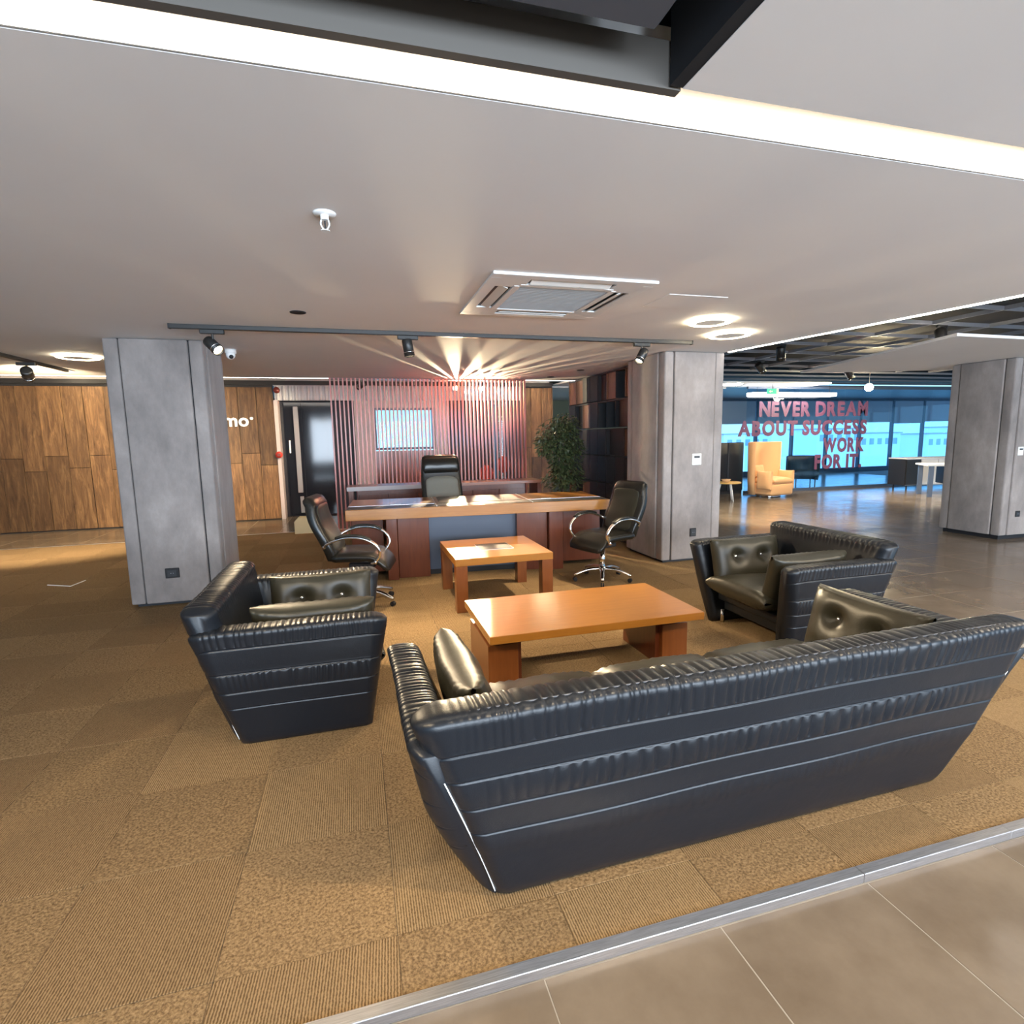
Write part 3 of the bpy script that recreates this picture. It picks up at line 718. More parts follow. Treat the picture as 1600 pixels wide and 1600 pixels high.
for x_ in (-0.95, 0.80): obj('cable_flap', b1(x_ - .06, x_ + .06, 0.285, 0.325, zt, zt + 0.007, 0.001), 'offwhite', dk)
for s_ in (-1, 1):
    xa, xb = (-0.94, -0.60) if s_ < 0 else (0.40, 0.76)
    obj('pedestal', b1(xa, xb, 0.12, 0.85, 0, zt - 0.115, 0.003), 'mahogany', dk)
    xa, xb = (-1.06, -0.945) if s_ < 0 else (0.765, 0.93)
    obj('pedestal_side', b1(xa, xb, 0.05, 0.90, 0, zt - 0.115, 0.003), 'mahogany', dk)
obj('modesty_panel', b1(-0.60, 0.40, 0.20, 0.23, 0.06, zt - 0.05), 'frame', dk)
obj('modesty_plinth', b1(-0.60, 0.40, 0.21, 0.24, 0.0, 0.06), 'black', dk)
# low return cabinets under both ends of the desk
obj('return_cabinet', b1(0.98, 1.44, 0.22, 0.90, 0.05, 0.66, 0.003), 'mahogany', dk)
rc = obj('return_cabinet', b1(-1.44, -1.10, 0.30, 0.90, 0.05, 0.66, 0.003), 'mahogany', dk)
for i in range(3): obj('drawer', b1(0.95, 0.98, 0.24, 0.88, 0.08 + i * 0.19, 0.26 + i * 0.19, 0.002), 'charcoal', dk)
# credenza before the slat screen
cr = thing('credenza', 'long low red-brown credenza in front of the red slat screen', 'credenza', (1.30, 8.60, CZ))
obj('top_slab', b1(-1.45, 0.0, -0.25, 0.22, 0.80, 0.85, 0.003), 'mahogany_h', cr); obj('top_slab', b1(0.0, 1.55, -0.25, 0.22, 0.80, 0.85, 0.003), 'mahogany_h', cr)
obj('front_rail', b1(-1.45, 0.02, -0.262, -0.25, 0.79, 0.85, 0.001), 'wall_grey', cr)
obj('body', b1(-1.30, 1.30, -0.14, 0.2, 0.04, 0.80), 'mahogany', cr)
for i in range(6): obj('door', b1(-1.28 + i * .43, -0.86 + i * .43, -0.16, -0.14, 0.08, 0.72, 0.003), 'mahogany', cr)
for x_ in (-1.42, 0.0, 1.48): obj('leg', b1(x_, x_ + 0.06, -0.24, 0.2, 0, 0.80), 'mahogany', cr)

# ---- slat screen
sc = thing('slat_screen', 'tall screen of thin red vertical slats behind the desk', 'screen', (1.22, 8.90, 0))
obj('top_rail', b1(-1.55, 1.55, -0.01, 0.05, H - 0.022, H - 0.004), 'mahogany', sc)
obj('bottom_rail', b1(-1.55, 1.55, -0.01, 0.05, 0.03, 0.08), 'mahogany', sc)
sm = bpy.data.meshes.new('slat'); bm = b1(-0.011, 0.011, -0.04, 0.03, 0.03, H - 0.004, 0.002); bm.to_mesh(sm); bm.free(); sm.materials.append(M['slat'])
for i in range(51):
    o = bpy.data.objects.new('slat', sm); COL.objects.link(o); o.parent = sc; o.location = (-1.53 + i * 3.06 / 50, 0, 0)

# ---- black box shelf running back from the middle column
sh = thing('box_shelf', 'tall black open box shelf beside the middle column and the ficus', 'shelf', (3.77, 6.70, 0))
nrow, ncol = 6, 8; cw = 2.36 / ncol; rh = (H - 0.04) / nrow
random.seed(12)
pat = ["WwBBbWoW", "BbWBOobB", "BgBBBbBW", "BBBBBBBB", "WbWBBBWb", "BBBBBWBB"]
obj('frame_panel', b1(-0.15, 0.15, 0, 0.02, 0, H - 0.01), 'black_metal', sh); obj('frame_panel', b1(-0.15, 0.15, 2.38, 2.40, 0, H - 0.01), 'black_metal', sh)
for r_ in range(nrow + 1): obj('shelf_board', b1(-0.15, 0.15, 0.02, 2.38, r_ * rh, r_ * rh + 0.02), 'black', sh)
for r_ in range(nrow):
    za, zb = H - 0.02 - (r_ + 1) * rh + .02, H - 0.02 - r_ * rh
    for c_ in range(ncol):
        ch = pat[r_][ncol - 1 - c_]; ya, yb = 0.02 + c_ * cw, 0.02 + (c_ + 1) * cw
        obj('divider', b1(-0.15, 0.15, yb - 0.015, yb, za, zb), 'boxwood' if ch in 'Ww' else 'black', sh)
        if ch in 'Bb': obj('box_front', b1(-0.16 if ch == 'B' else -0.10, -0.085 if ch == 'b' else -0.145, ya, yb - 0.015, za, zb, 0.002), 'black', sh)
        elif ch in 'Ww': obj('box_front', b1(-0.135, -0.11, ya, yb - .015, za, zb, 0.002), 'boxwood', sh)
        elif ch in 'g': obj('box_front', b1(-0.10, -0.08, ya, yb - .015, za, zb, 0.002), 'duct', sh)

# ---- ficus
random.seed(21)
fc = thing('potted_ficus', 'bushy dark green ficus tree in a pot between screen and black shelf', 'plant', (3.02, 7.95, CZ))
bm = bmesh.new(); cyl(bm, (0, 0, 0.19), 0.15, 0.38, 24, r2=0.20); obj('pot', bm, 'pot', fc, True)
bm = bmesh.new(); tube(bm, [(0, 0, .3), (.03, .02, .8), (-.02, 0, 1.2), (0.02, 0, 1.75)], 0.022, 8, 6, taper=lambda s: 1.1 - 0.7 * s)
for k in range(16):
    z = random.uniform(0.75, 1.7); a = random.uniform(0, 6.28); l = random.uniform(.15, .3)
    tube(bm, [(0, 0, z), (math.cos(a) * l * .6, math.sin(a) * l * .6, z + .12), (math.cos(a) * l, math.sin(a) * l, z + .14)], 0.008, 5, 3)
obj('trunk', bm, 'bark', fc, True)
verts = []; faces = []
def leaf(p, d, s):
    d = d.normalized(); side = d.cross(Vector((0, 0, 1)) + Vector((random.uniform(-.5, .5), random.uniform(-.5, .5), 0))).normalized() * s * 0.28
    n_ = side.cross(d).normalized(); b = len(verts)
    for q in (p, p + d * s * .45 + side - n_ * s * .05, p + d * s, p + d * s * .45 - side - n_ * s * .05, p + d * s * .5 + n_ * s * .04): verts.append(tuple(q))
    faces.extend([(b, b + 1, b + 4), (b + 1, b + 2, b + 4), (b + 2, b + 3, b + 4), (b + 3, b, b + 4)])
clumps = [((-.05, 0, 1.50), .33, .34, 900), ((.08, 0, 1.70), .22, .20, 350), ((.10, 0, 1.05), .26, .22, 420), ((0.05, 0, 0.88), .32, .20, 500), ((-.25, 0, 1.42), .16, .18, 160), ((.2, .05, 1.35), .22, .25, 300), ((-.02, 0, 1.15), .18, .2, 200)]
for c_, rx, rz_, n_ in clumps:
    for _ in range(n_):
        v = Vector((random.gauss(0, 1), random.gauss(0, 1), random.gauss(0, 1))).normalized() * (random.random() ** 0.45)
        p = Vector(c_) + Vector((v.x * rx, v.y * rx * .9, v.z * rz_))
        leaf(p, Vector((v.x + random.uniform(-.6, .6), v.y + random.uniform(-.6, .6), -0.55 + random.uniform(-.4, .5))), random.uniform(.05, .085))
me = bpy.data.meshes.new('foliage'); me.from_pydata(verts, [], faces); obj('foliage', me, 'leaf', fc, kind='stuff')

# ================================================================== OFFICE CHAIRS
def loft(name, st, n=28, ex=3.0):
    """st: list of (center, right, normal, half_w, half_t)"""
    a = np.linspace(0, 2 * PI, n, endpoint=False); ca, sa = np.cos(a), np.sin(a)
    cx = np.sign(ca) * np.abs(ca) ** (2 / ex); cy = np.sign(sa) * np.abs(sa) ** (2 / ex)
    V = np.array([[np.array(c) + np.array(r_) * w_ * x_ + np.array(nn) * t_ * y_ for x_, y_ in zip(cx, cy)] for c, r_, nn, w_, t_ in st])
    return grid_mesh(name, V)
def office_chair(name, label, loc, rz, high=False, group=None):
    t = thing(name, label, 'chair', loc, rz, group)
    # star base
    for i in range(5):
        a = i * 2 * PI / 5 - 0.12; ca, sa = math.cos(a), math.sin(a)
        bm = bmesh.new(); tube(bm, [(0.02 * ca, 0.02 * sa, 0.125), (0.16 * ca, 0.16 * sa, 0.12), (0.31 * ca, 0.31 * sa, 0.070)], 0.026, 8, 5, sx=1.15, sy=0.9, taper=lambda s: 1 - 0.35 * s)
        l = obj('leg', bm, 'chrome', t, True)
        bm = bmesh.new(); cyl(bm, (0, -.010, 0), 0.022, 0.015, 14, Matrix.Rotation(PI / 2, 3, 'X')); cyl(bm, (0, .010, 0), 0.022, 0.015, 14, Matrix.Rotation(PI / 2, 3, 'X'))
        c = obj('caster', bm, 'black', l, False); c.location = (0.30 * ca, 0.30 * sa, 0.024); c.rotation_euler = (0, 0, a)
    bm = bmesh.new(); cyl(bm, (0, 0, 0.22), 0.028, 0.22, 16); cyl(bm, (0, 0, 0.13), 0.045, 0.05, 16); obj('gas_column', bm, 'chrome', t, True)
    bm = bmesh.new(); cyl(bm, (0, 0, 0.34), 0.022, 0.10, 16); obj('piston', bm, 'black', t, True)
    obj('tilt_mechanism', b1(-0.09, 0.09, -0.12, 0.12, 0.36, 0.41, 0.01), 'black', t)
    # seat with a waterfall front
    st = []
    for s_ in np.linspace(0, 1, 22):
        y = -0.25 + 0.52 * s_; z = 0.462 + 0.012 * math.sin(PI * s_) + (-0.10 * max(0, s_ - 0.72) ** 1.3 / 0.19 if s_ > .72 else 0) + 0.02 * (1 - s_)
        e = min(s_, 1 - s_); k = math.sqrt(max(0.02, 1 - max(0, 1 - e / 0.10) ** 2))
        st.append(((0, y, z), (1, 0, 0), (0, 0.25 * max(0, s_ - .7), 1), 0.255 * (0.80 + 0.20 * k) , 0.052 * k))
    obj('seat', loft('seat', st, 36, 3.2), 'leather_soft', t, True)
    # backrest following a gentle S curve
    Ht = 0.86 if high else 0.585
    pts = []
    for s_ in np.linspace(0, 1, 30):
        z = 0.45 + Ht * s_; y = -0.23 - 0.16 * s_ - 0.03 * math.sin(PI * s_ * 1.0) * 1 + 0.02 * math.sin(2 * PI * s_) - (0.05 * max(0, s_ - .85) / .15)
        e0 = 1 - s_; k = math.sqrt(max(0.03, 1 - max(0, 1 - e0 / 0.07) ** 2)) * math.sqrt(max(0.05, 1 - max(0, 1 - s_ / 0.05) ** 2))
        wdt = (0.250 + 0.025 * math.sin(PI * min(1, s_ * 1.1))) if high else (0.17 + 0.085 * math.sin(PI * (0.22 + 0.66 * s_)))
        th = 0.050 if not high else 0.045
        pts.append(((0, y, z), (1, 0, 0), (0, 1, 0.25), wdt * (0.78 + 0.22 * k), th * k + 0.004))
    obj('backrest', loft('backrest', pts, 40, 4.0), 'leather_soft', t, True)
    # inner upholstery panel
    pn = [((c[0], c[1] + 0.040, c[2]), r_, nn, w_ * 0.80, 0.022) for (c, r_, nn, w_, th) in pts[3:-3 if not high else -9]]
    k_ = len(pn); pn = [(c, r_, nn, w_ * math.sqrt(max(.1, 1 - max(0, 1 - min(i, k_ - 1 - i) / 2.5) ** 2)), h_ * math.sqrt(max(.05, 1 - max(0, 1 - min(i, k_ - 1 - i) / 2.5) ** 2))) for i, (c, r_, nn, w_, h_) in enumerate(pn)]
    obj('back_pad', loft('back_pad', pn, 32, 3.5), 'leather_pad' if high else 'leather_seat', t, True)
    if high:
        hd = [((c[0], c[1] + 0.045, c[2]), r_, nn, w_ * 0.93, 0.035) for (c, r_, nn, w_, th) in pts[21:-1]]
        k_ = len(hd); hd = [(c, r_, nn, w_ * (.9 + .1 * math.sqrt(max(.0, 1 - max(0, 1 - min(i, k_ - 1 - i) / 2.5) ** 2))), h_ * math.sqrt(max(.05, 1 - max(0, 1 - min(i, k_ - 1 - i) / 2.5) ** 2))) for i, (c, r_, nn, w_, h_) in enumerate(hd)]
        obj('headrest', loft('headrest', hd, 32, 4.0), 'leather_soft', t, True)
    # chrome loop arms with pads
    for s_ in (-1, 1):
        P = [(s_ * .235, -.285, .595), (s_ * .285, -.24, .635), (s_ * .30, -.10, .682), (s_ * .30, .06, .675), (s_ * .295, .17, .615), (s_ * .285, .205, .53), (s_ * .27, .16, .455), (s_ * .25, .12, .44)]
        bm = bmesh.new(); tube(bm, P, 0.0145, 8, 8, sx=1.3, sy=.9); a_ = obj('arm', bm, 'chrome', t, True)
        bm = bmesh.new(); tube(bm, [(s_ * .292, -.17, .680), (s_ * .30, -.08, .703), (s_ * .30, .05, .695), (s_ * .297, .13, .661)], 0.017, 8, 6, sx=1.6, sy=.8); obj('arm_pad', bm, 'leather_soft', a_, True)
        for q in (P[0], P[6]):
            bm = bmesh.new(); sphere(bm, (q[0] + s_ * .008, q[1], q[2]), 0.019, (1, 1, 1), 10); obj('bolt_cap', bm, 'chrome', a_, True)
    return t
office_chair('visitor_chair', 'black leather visitor chair with chrome arms left of the square table', (0.02, 5.24, CZ), -PI / 2 - R(12), False, 'visitor chairs')
office_chair('visitor_chair', 'black leather visitor chair with chrome arms right of the square table, by the column', (2.47, 5.27, CZ), R(108), False, 'visitor chairs')
office_chair('desk_chair', 'high-backed black leather desk chair behind the desk', (1.11, 7.05, CZ), PI + R(2), True)

# ================================================================== CEILING FITTINGS
def spotlight(label, loc, aim, energy, group=None, size=60, dim=False, r=0.045, ln=0.15, drop=0.09, blend=0.7, tone=(1.0, 0.78, 0.50), adapter=True):
    t = thing('track_spotlight', label, 'spotlight', loc, 0, group)
    if adapter: obj('adapter', b1(-0.09, 0.09, -0.018, 0.018, -0.035, 0.0, 0.004), 'black_metal', t)
    bm = bmesh.new(); cyl(bm, (0, 0, -0.035 - drop / 2), 0.009, drop, 10); obj('stem', bm, 'black_metal', t)
    d = (Vector(aim) - Vector(loc)).normalized(); q = d.to_track_quat('-Z', 'Y'); c = Vector((0, 0, -0.035 - drop))
    rot = q.to_matrix()
    bm = bmesh.new()
    # open-fronted can
    k = 28; rings = [(r * .55, ln * .5), (r * .94, ln * .5 - .004), (r, ln * .5 - .012), (r, -ln * .5), (r * .90, -ln * .5), (r * .86, -ln * .5 + .03)]
    V = [[bm.verts.new(rot @ Vector((rr * math.cos(2 * PI * j / k), rr * math.sin(2 * PI * j / k), zz)) + c) for j in range(k)] for rr, zz in rings]
    for a_, b_ in zip(V, V[1:]):
        for j in range(k): bm.faces.new((a_[j], a_[(j + 1) % k], b_[(j + 1) % k], b_[j]))
    bm.faces.new(V[0]); bmesh.ops.recalc_face_normals(bm, faces=bm.faces)
    obj('lamp_housing', bm, 'black_metal', t, True)
    bm = bmesh.new(); torus(bm, (0, 0, 0), r + .001, .003, 28, 6); bm.transform(Matrix.Translation(c + rot @ Vector((0, 0, -ln * .28))) @ rot.to_4x4()); obj('trim_ring', bm, 'chrome', t, True)
    bm = bmesh.new(); cyl(bm, (0, 0, 0), r * .84, 0.004, 24); bm.transform(Matrix.Translation(c + rot @ Vector((0, 0, -ln * .5 + .03))) @ rot.to_4x4()); obj('lens', bm, 'bulb' if not dim else 'offwhite', t)
    if energy:
        p = c + rot @ Vector((0, 0, -ln * .5 + .012))
        l = light('spot_beam', 'SPOT', tuple(Vector(loc) + p), energy, tone, aim, spot_size=R(size), spot_blend=blend, shadow_soft_size=0.03)
        l.parent = t; l.matrix_parent_inverse = Matrix.Translation(-Vector(loc))
    return t
tr = thing('lighting_track', 'long black lighting track across the ceiling above the desk group', 'track', (1.0, 5.08, H))
obj('rail', b1(-2.36, 2.36, -0.02, 0.02, -0.035, 0.0, 0.003), 'black_metal', tr); 
for x_ in (-2.37, 2.36): obj('end_cap', b1(x_, x_ + .012, -0.022, 0.022, -0.037, 0), 'black', tr)
obj('rail_joint', b1(-0.01, 0.01, -0.021, 0.021, -0.037, 0), 'charcoal', tr)
TZ = H - 0.035
spotlight('lit black track spotlight before the left grey column', (-1.06, 5.08, TZ), (1.1, 3.3, 0.3), 150, size=72)
spotlight('black track spotlight in the middle of the track, aimed down', (0.50, 5.08, TZ), (0.85, 4.9, 0.0), 60, size=60, drop=.07)
spotlight('black track spotlight on the right end of the track by the middle column', (2.80, 5.08, TZ), (1.4, 4.6, 0.4), 110, size=70)
tr = thing('lighting_track', 'short dark lighting track on the ceiling at the far left', 'track', (-3.39, 6.3, H))
obj('rail', b1(-0.02, 0.02, -2.6, 1.95, -0.035, 0, 0.003), 'black_metal', tr)
spotlight('dark track spotlight on the short track at far left, aimed at the plank wall', (-3.39, 7.35, TZ), (-4.9, 11.6, 0.5), 420, size=95, r=.055, ln=.17)
# spots that light the wood wall with the letters and those behind the screen
tr = thing('lighting_track', 'black lighting track hidden behind the red slat screen', 'track', (1.2, 9.62, 2.80))
obj('rail', b1(-3.0, 2.2, -0.02, 0.02, -0.035, 0, 0.003), 'black_metal', tr)
spotlight('small spotlight behind the slats at left, pointing at the plank wall', (0.15, 9.62, 2.765), (-2.3, 11.9, 1.25), 190, size=62, drop=.28)
spotlight('glowing spotlight behind the middle of the slat screen, left of two', (1.72, 9.62, 2.765), (1.5, 8.0, 2.2), 0, drop=.30)
spotlight('glowing spotlight behind the slat screen, right of two', (2.18, 9.62, 2.765), (1.9, 8.0, 2.1), 0, drop=.30)
for x_ in (1.71, 2.17):
    light('spot_beam', 'SPOT', (x_, 9.36, 2.33), 420 if x_ < 2 else 110, (1.0, 0.80, 0.50), (x_ - 0.1, 7.6, 2.50), spot_size=R(150), spot_blend=0.6, shadow_soft_size=0.006)
def ring(label, x_, y_, z, r=0.17, group='ring lights'):
    t = thing('ring_light', label, 'ceiling light', (x_, y_, z), 0, group)
    bm = bmesh.new(); torus(bm, (0, 0, -0.012), r, 0.028, 48, 8, .45); obj('diffuser', bm, 'ring', t, True)
    bm = bmesh.new(); cyl(bm, (0, 0, -0.010), r - .03, 0.02, 40); obj('centre_plate', bm, 'white', t)
ring('warm ring ceiling light nearer the air conditioner, left of two', 2.93, 4.16, H, .15)
ring('warm ring ceiling light above the middle column, right of two', 3.50, 4.66, H, .17)
ring('warm ring ceiling light beside the top of the left grey column', -2.78, 7.05, H, .17)
ring('ring ceiling light far left above the plank wall', -4.75, 11.3, 2.80, .22)
ring('ring ceiling light above the right plank wall, seen past the screen', 3.9, 11.2, 2.80, .2)
ring('ring ceiling light on the soffit just right of the middle column', 8.75, 11.5, 2.72, .2)
# cassette air conditioner
ac = thing('cassette_air_conditioner', 'white square four-way cassette air conditioner set in the ceiling', 'air conditioner', (1.34, 3.71, H))
a = 0.53
bm = bmesh.new()
for (xa, xb, ya, yb) in ((-a, a, -a, -a + .075), (-a, a, a - .075, a), (-a, -a + .075, -a + .075, a - .075), (a - .075, a, -a + .075, a - .075)): b1(xa, xb, ya, yb, -0.016, 0, 0.003, bm=bm)
for sx_ in (-1, 1):
    for sy_ in (-1, 1): b1(sx_ * .28, sx_ * (a - .07), sy_ * .28, sy_ * (a - .07), -0.016, -0.002, 0.0, bm=bm)
b1(-.31, .31, -.345, -.30, -0.019, 0, .002, bm=bm); b1(-.31, .31, .30, .345, -0.019, 0, .002, bm=bm); b1(-.345, -.30, -.31, .31, -0.019, 0, .002, bm=bm); b1(.30, .345, -.31, .31, -0.019, 0, .002, bm=bm)
obj('face_frame', bm, 'white', ac)
for k in range(4):
    rot = Matrix.Rotation(k * PI / 2, 4, 'Z')
    bm = bmesh.new(); b1(-.28, .28, .345, a - .07, -0.006, -0.004, bm=bm); bm.transform(rot); obj('air_slot', bm, 'charcoal', ac)
    bm = bmesh.new(); box(bm, (0, .400, -0.012), (.53, .062, .005), Matrix.Rotation(0.30, 3, 'X'), .002); bm.transform(rot); obj('flap', bm, 'offwhite', ac)
obj('grille_back', b1(-.30, .30, -.30, .30, -0.010, -0.006), 'charcoal', ac)
for i in range(30): obj('grille_slat', b1(-.298, .298, -.293 + i * .0198, -.287 + i * .0198, -0.016, -0.008), 'grille', ac)
obj('access_hatch', b1(2.1, 2.56, 3.44, 3.80, H - 0.004, H, 0.001), 'ceiling'); h_ = bpy.data.objects['access_hatch']; tag(h_, 'thin flush square hatch in the ceiling between air conditioner and ring lights', 'hatch')
# sprinkler
sp = thing('sprinkler', 'small white sprinkler head on the bare ceiling at upper left', 'sprinkler', (-0.07, 2.56, H))
bm = bmesh.new(); cyl(bm, (0, 0, -0.004), 0.042, 0.008, 28, r2=.048); obj('escutcheon', bm, 'white', sp, True)
bm = bmesh.new(); cyl(bm, (0, 0, -0.016), 0.017, 0.022, 14); obj('nozzle', bm, 'white', sp)
for s_ in (-1, 1):
    bm = bmesh.new(); tube(bm, [(s_ * .014, 0, -.025), (s_ * .017, 0, -.045), (s_ * .005, 0, -.066)], .0035, 6, 4); obj('frame_arm', bm, 'white', sp, True)
bm = bmesh.new(); cyl(bm, (0, 0, -.045), .003, .03, 8); obj('glass_bulb', bm, 'charcoal', sp)
bm = bmesh.new(); cyl(bm, (0, 0, -.069), .019, .003, 18); obj('deflector', bm, 'white', sp)
# unlit recessed downlights
for x_, y_, r_, lb in ((-0.35, 4.47, .05, 'dark round recessed speaker in the ceiling just before the long track'), (3.18, 7.54, .05, 'dark round recessed downlight nearest the middle column by the shelf'), (3.05, 8.45, .05, 'dark round recessed downlight near the slat screen and the shelf')):
    t = thing('recessed_downlight', lb, 'downlight', (x_, y_, H)); bm = bmesh.new(); cyl(bm, (0, 0, -.002), r_, .006, 28); obj('opening', bm, 'black', t)
    bm = bmesh.new(); torus(bm, (0, 0, -.002), r_ + .004, .004, 28, 6); obj('rim', bm, 'charcoal', t)
# dome camera
t = thing('security_camera', 'small white dome security camera on the ceiling beside the left column', 'camera', (-1.17, 6.35, H))
bm = bmesh.new(); cyl(bm, (0, 0, -.02), .055, .04, 24); obj('base', bm, 'white', t, True)
bm = bmesh.new(); sphere(bm, (0, -.012, -.055), .045, (1, 1, 1), 18); obj('ball', bm, 'white', t, True)
bm = bmesh.new(); sphere(bm, (0.01, -.040, -.075), .022, (1, 1, 1), 12); obj('lens', bm, 'black', t, True)

# ================================================================== RIGHT HALL
gl = thing('glass_partition', 'frameless glass wall at the back of the tiled hall, carrying the lettering', 'glass wall', (12.9, 12.0, 0))
for i in range(5): obj('glass_panel', b1(-3.3 + i * 1.55, -1.77 + i * 1.55, 0, 0.012, 0.06, 2.70), 'glass', gl)
obj('bottom_channel', b1(-3.3, 4.5, -0.03, 0.04, 0.0, 0.07), 'frame', gl); obj('top_channel', b1(-3.3, 4.5, -0.03, 0.04, 2.66, 2.72), 'frame', gl)
lt = thing('wall_lettering', 'mauve slogan NEVER DREAM ABOUT SUCCESS WORK FOR IT. on the glass wall', 'lettering', (13.48, 11.985, 0))
def line(s, x0, x1, z, size=0.50):
    glyph = []; tot = 0
    for ch in s:
        if ch == ' ': glyph.append(None); tot += size * .26; continue
        me = text_mesh(ch, size, 0.003, 0.024); xs_ = [v.co.x for v in me.vertices]; a_, b_ = min(xs_), max(xs_)
        me.transform(Matrix.Translation((-a_, 0, 0))); glyph.append((me, b_ - a_)); tot += b_ - a_ + size * .075
    tot -= size * .075; k = (x1 - x0) / tot; x_ = x0
    for g_ in glyph:
        if g_ is None: x_ += size * .26 * k; continue
        me, w_ = g_; me.materials.append(M['letter']); o = obj('letter', me, None, lt); o.location = (x_ - 13.48, 0, z); o.scale = (k, 1, 1); x_ += (w_ + size * .075) * k
line('NEVER DREAM', 9.96, 13.47, 1.98); line('ABOUT SUCCESS', 9.34, 13.47, 1.49); line('WORK', 12.02, 13.42, 1.02); line('FOR IT.', 11.78, 13.36, 0.58)
# amber high-back lounge chair
yc = thing('lounge_chair', 'amber high-backed wing lounge chair in front of the glass wall', 'armchair', (9.75, 11.30, 0), R(188))
def shell(z0, z1, r_out, a0, a1, th, n=26, sq=1.0, bot=0.9):
    V = []
    for i in range(n):
        a_ = a0 + (a1 - a0) * i / (n - 1); ring_ = []
        e = min(i, n - 1 - i) / 3; k = math.sqrt(1 - max(0, 1 - e) ** 2 * .9)
        prof = [(th / 2, z0), (th / 2, z0 + .3), (th / 2, z1 - .03), (th * .3, z1), (-th * .3, z1), (-th / 2, z1 - .03), (-th / 2, z0 + .3), (-th / 2, z0)]
        for dr_, z_ in prof:
            rr = (r_out - th / 2) * (bot + (1 - bot) * min(1, (z_ - z0) / (z1 - z0) * 2.5)) + dr_ * k
            ring_.append((math.sin(a_) * rr * sq, -math.cos(a_) * rr, z_))
        V.append(ring_)
    return np.array(V)
obj('shell', grid_mesh('shell', shell(0.05, 1.33, 0.50, -1.45, 1.45, 0.12)), 'yellow', yc, True)
for s_ in (-1, 1):
    me = cushion('armrest', 0.42, 0.45, 0.16); o = obj('armrest', me, 'yellow', yc, True); place(o, (s_ * .36, .20, .42), (0, 0, PI / 2))
obj('seat_base', b1(-.36, .36, -.34, .42, .06, .34, .05, 3), 'yellow', yc, True)
me = cushion('seat_cushion', .62, .72, .18); o = obj('seat_cushion', me, 'yellow', yc, True); place(o, (0, .08, .40), (PI / 2, 0, 0))
me = cushion('pillow', .36, .30, .12); o = obj('pillow', me, 'yellow', yc, True); place(o, (.16, -.18, .62), (.3, 0, 0))
bm = bmesh.new(); cyl(bm, (0, 0, .02), .28, .04, 28); obj('swivel_base', bm, 'chrome', yc, True)
# dark high-back panel left of it
pb = thing('privacy_panel', 'black upholstered privacy panel left of the amber lounge chair', 'panel', (8.95, 12.15, 0))
for i in range(3): obj('panel', b1(-.75 + i * .48, -.28 + i * .48, -.06, .06, .08, 1.32, .02, 2), 'charcoal', pb, True)
obj('plinth', b1(-.73, .66, -.05, .05, 0, .08), 'black', pb)
st_ = thing('side_table', 'small round honey-coloured side table with pale legs beside the middle column', 'table', (8.30, 10.95, 0))
bm = bmesh.new(); cyl(bm, (0, 0, .42), .30, .03, 36); obj('tabletop', bm, 'yellow_top', st_, True)
for k in range(3):
    a_ = k * 2.09 + .5; bm = bmesh.new(); tube(bm, [(.14 * math.cos(a_), .14 * math.sin(a_), .405), (.24 * math.cos(a_), .24 * math.sin(a_), 0)], .014, 8, 1); obj('leg', bm, 'offwhite', st_, True)
bw = thing('bowl', 'small orange bowl on the round honey-coloured side table', 'bowl', (8.22, 10.9, .435)); bm = bmesh.new(); cyl(bm, (0, 0, .035), .06, .07, 20, r2=.11); obj('bowl_body', bm, 'yellow', bw, True)
# slate armchair behind the glass
ba = thing('lounge_armchair', 'slate blue armchair behind the glass wall, right of the amber chair', 'armchair', (12.6, 13.2, 0), R(150))
obj('shell', grid_mesh('shell', shell(0.16, .86, 0.48, -1.5, 1.5, 0.10)), 'blue_grey', ba, True)
me = cushion('seat_cushion', .66, .66, .2); o = obj('seat_cushion', me, 'blue_grey', ba, True); place(o, (0, .05, .36), (PI / 2, 0, 0))
for k in range(4):
    bm = bmesh.new(); cyl(bm, (.25 * (1 if k % 2 else -1), .25 * (1 if k // 2 else -1), .1), .015, .2, 8); obj('leg', bm, 'black', ba)
# sideboard and desk at right
sb = thing('sideboard', 'low sideboard with a charcoal end and white doors by the far windows', 'cabinet', (13.75, 11.0, 0), R(-9))
obj('body', b1(0, 1.9, 0, .55, .12, .80, .004), 'white', sb); obj('end_panel', b1(-.02, 0, 0, .55, .12, .81), 'charcoal', sb); obj('end_panel', b1(-.0, .40, -.02, 0, .13, .79), 'charcoal', sb)
for i in range(3): obj('door', b1(.42 + i * .49, .89 + i * .49, -.02, 0, .14, .78, .003), 'white', sb)
obj('top', b1(-.03, 1.92, -.03, .56, .80, .83, .003), 'white', sb)
for x_, y_ in ((.1, .06), (.1, .48), (1.8, .06), (1.8, .48)):
    bm = bmesh.new(); cyl(bm, (x_, y_, .06), .02, .12, 10); obj('leg', bm, 'charcoal', sb)
ds = thing('work_desk', 'pale-topped work desk with dark legs, partly hidden by the far right column', 'desk', (12.70, 9.58, 0), R(-35))
obj('tabletop', b1(-.05, 1.8, 0, .8, .72, .76, .003), 'offwhite', ds)
for x_, y_ in ((0, .03), (0, .70), (1.7, .03), (1.7, .70)): obj('leg', b1(x_, x_ + .09, y_, y_ + .07, 0, .72, .004), 'frame', ds)
obj('drawer_unit', b1(.35, .95, .15, .7, .30, .70, .004), 'charcoal', ds)
ch_ = office_chair('swivel_chair', 'dark swivel chair at the far work desk, mostly hidden by the far right column', (13.05, 8.85, 0), R(20), False)
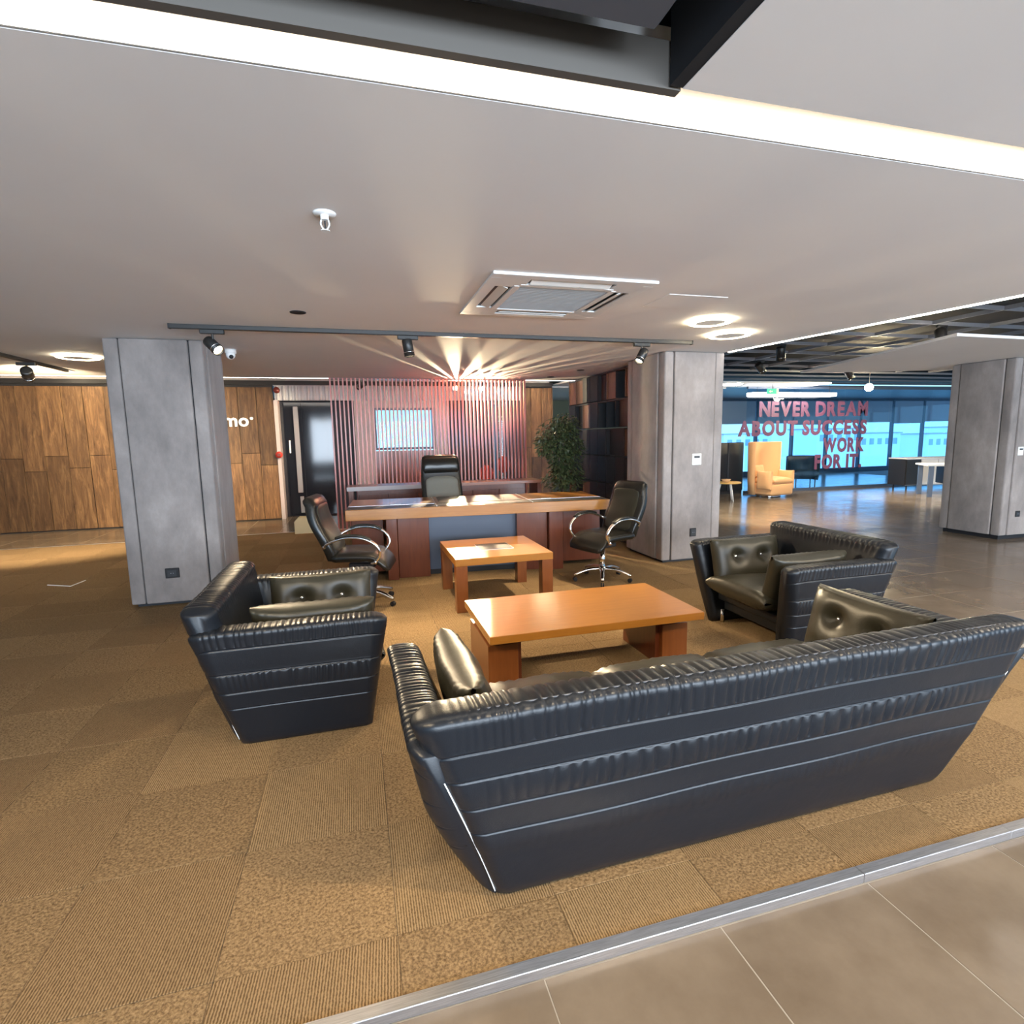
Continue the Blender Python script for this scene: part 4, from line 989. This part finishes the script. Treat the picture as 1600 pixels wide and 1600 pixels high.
# spotlights and tracks of the hall
for lb, loc, aim, e_ in (
    ('black track spotlight hanging from the dark ceiling left of the far right column', (8.1, 6.112, 3.02), (7.2, 5.0, 0), 560),
    ('black track spotlight in the dark ceiling, upper one near the middle column', (6.95, 7.902, 3.02), (7.6, 8.6, 0.0), 300),
    ('black track spotlight in the dark ceiling, lower one above the exit sign', (8.05, 9.702, 3.02), (11.2, 10.2, 0), 150),
    ('small black spotlight above the slogan', (11.3, 10.602, 3.02), (12.6, 9.4, 0.0), 260)):
    spotlight(lb, loc, aim, e_, size=75, r=.075, ln=.22, drop=.12, tone=(1, .86, .66))
gb = thing('pendant_lamp', 'brightly glowing warm lamp hanging right of the slogan', 'lamp', (11.9, 10.6, 3.0))
bm = bmesh.new(); cyl(bm, (0, 0, -.18), .006, .36, 8); obj('cord', bm, 'black', gb); bm = bmesh.new(); sphere(bm, (0, 0, -.42), .09, (1, 1, 1), 18); obj('globe', bm, 'bulb', gb, True)
light('globe_light', 'POINT', (11.9, 10.40, 2.55), 70, (1, .80, .48), shadow_soft_size=.1)
ll = thing('linear_lamp', 'long white linear ceiling lamp above the slogan', 'ceiling light', (10.75, 11.6, 2.45)); obj('tube', b1(-1.3, 1.25, 0, .25, 0, .09, .01), 'white_glow', ll)
for x_ in (-1.1, 1.1): bm = bmesh.new(); cyl(bm, (x_, .1, .18), .005, .2, 6); obj('hanger', bm, 'black', ll)
for k_, (x_, y_) in enumerate(((12.0, 2.2), (16.5, 6.2), (6.9, 1.0))):  # glowing panels added out of view to brighten the hall
    pl = thing('added_fill_panel', ('added unseen fill panel in the hall, out of frame at right', 'added unseen fill panel far along the hall, out of frame', 'added unseen fill panel near the tiled aisle, out of frame')[k_], 'ceiling light', (x_, y_, 2.46 if k_ != 1 else 3.0))
    obj('diffuser', b1(-1.2, 1.2, -.3, .3, -0.03, 0.0), 'fill_panel_glow', pl); obj('frame', b1(-1.23, 1.23, -.33, .33, 0.0, 0.02), 'white', pl)
ex = thing('exit_sign', 'green exit sign with a white left-pointing arrow above the slogan', 'exit sign', (9.85, 11.4, 2.48))
obj('sign_panel', b1(-.16, .10, 0, .03, 0, .13, .003), 'green_sign', ex); obj('sign_end', b1(.10, .17, .0, .03, 0, .13, .003), 'offwhite', ex)
bm = bmesh.new(); vs = [bm.verts.new((x_, -.003, z_)) for x_, z_ in ((-.13, .065), (-.07, .105), (-.07, .08), (-.01, .08), (-.01, .05), (-.07, .05), (-.07, .025))]; bm.faces.new(vs); obj('arrow', bm, 'white', ex)
obj('hanger', b1(-.01, .01, .01, .02, .13, .30), 'black', ex)
# olive sofa glimpsed past the ficus and a far pale wall there
os_ = thing('lounge_sofa', 'olive green sofa far away, seen between ficus and black shelf', 'sofa', (8.3, 15.2, 0))
obj('base', b1(-1.2, 1.2, -.4, .45, .1, .42, .03, 2), 'olive', os_); obj('backrest', b1(-1.2, 1.2, .25, .5, .42, .95, .05, 2), 'olive', os_)
for x_ in (-1.1, 1.0):
    obj('foot', b1(x_, x_ + .1, -.35, -.25, 0, .1), 'black', os_)
# red bar stool silhouettes behind the slats, right side
for i, (x_, y_) in enumerate(((2.62, 11.0), (3.12, 11.5))):
    t = thing('red_chair', ('dark red round-backed chair behind the slats, left of two', 'dark red round-backed chair behind the slats, right of two')[i], 'chair', (x_, y_, 0), R(20))
    bm = bmesh.new(); sphere(bm, (0, .1, .98 if i else .82), .17, (1, .35, 1.1), 14); obj('backrest', bm, 'red', t, True)
    bm = bmesh.new(); cyl(bm, (0, 0, .62), .2, .06, 20); obj('seat', bm, 'red', t, True)
    for k in range(4):
        a_ = PI / 4 + k * PI / 2; bm = bmesh.new(); tube(bm, [(.14 * math.cos(a_), .14 * math.sin(a_), .6), (.2 * math.cos(a_), .2 * math.sin(a_), 0)], .01, 6, 1); obj('leg', bm, 'black', t)
# added spotlights, out of view, put in to brighten the foreground
for i, (x_, y_, ax, ay, e_) in enumerate(((-1.2, 0.5, -0.3, 2.0, 60), (1.5, 0.2, 1.2, 2.4, 60), (4.6, 0.6, 4.0, 2.4, 60))):
    spotlight(('added unseen black spotlight behind the viewer at left', 'added unseen black spotlight behind the viewer in the middle', 'added unseen black spotlight behind the viewer at right')[i], (x_, y_, 2.53 if x_ < .9 else H), (ax, ay, 0), e_, size=85)
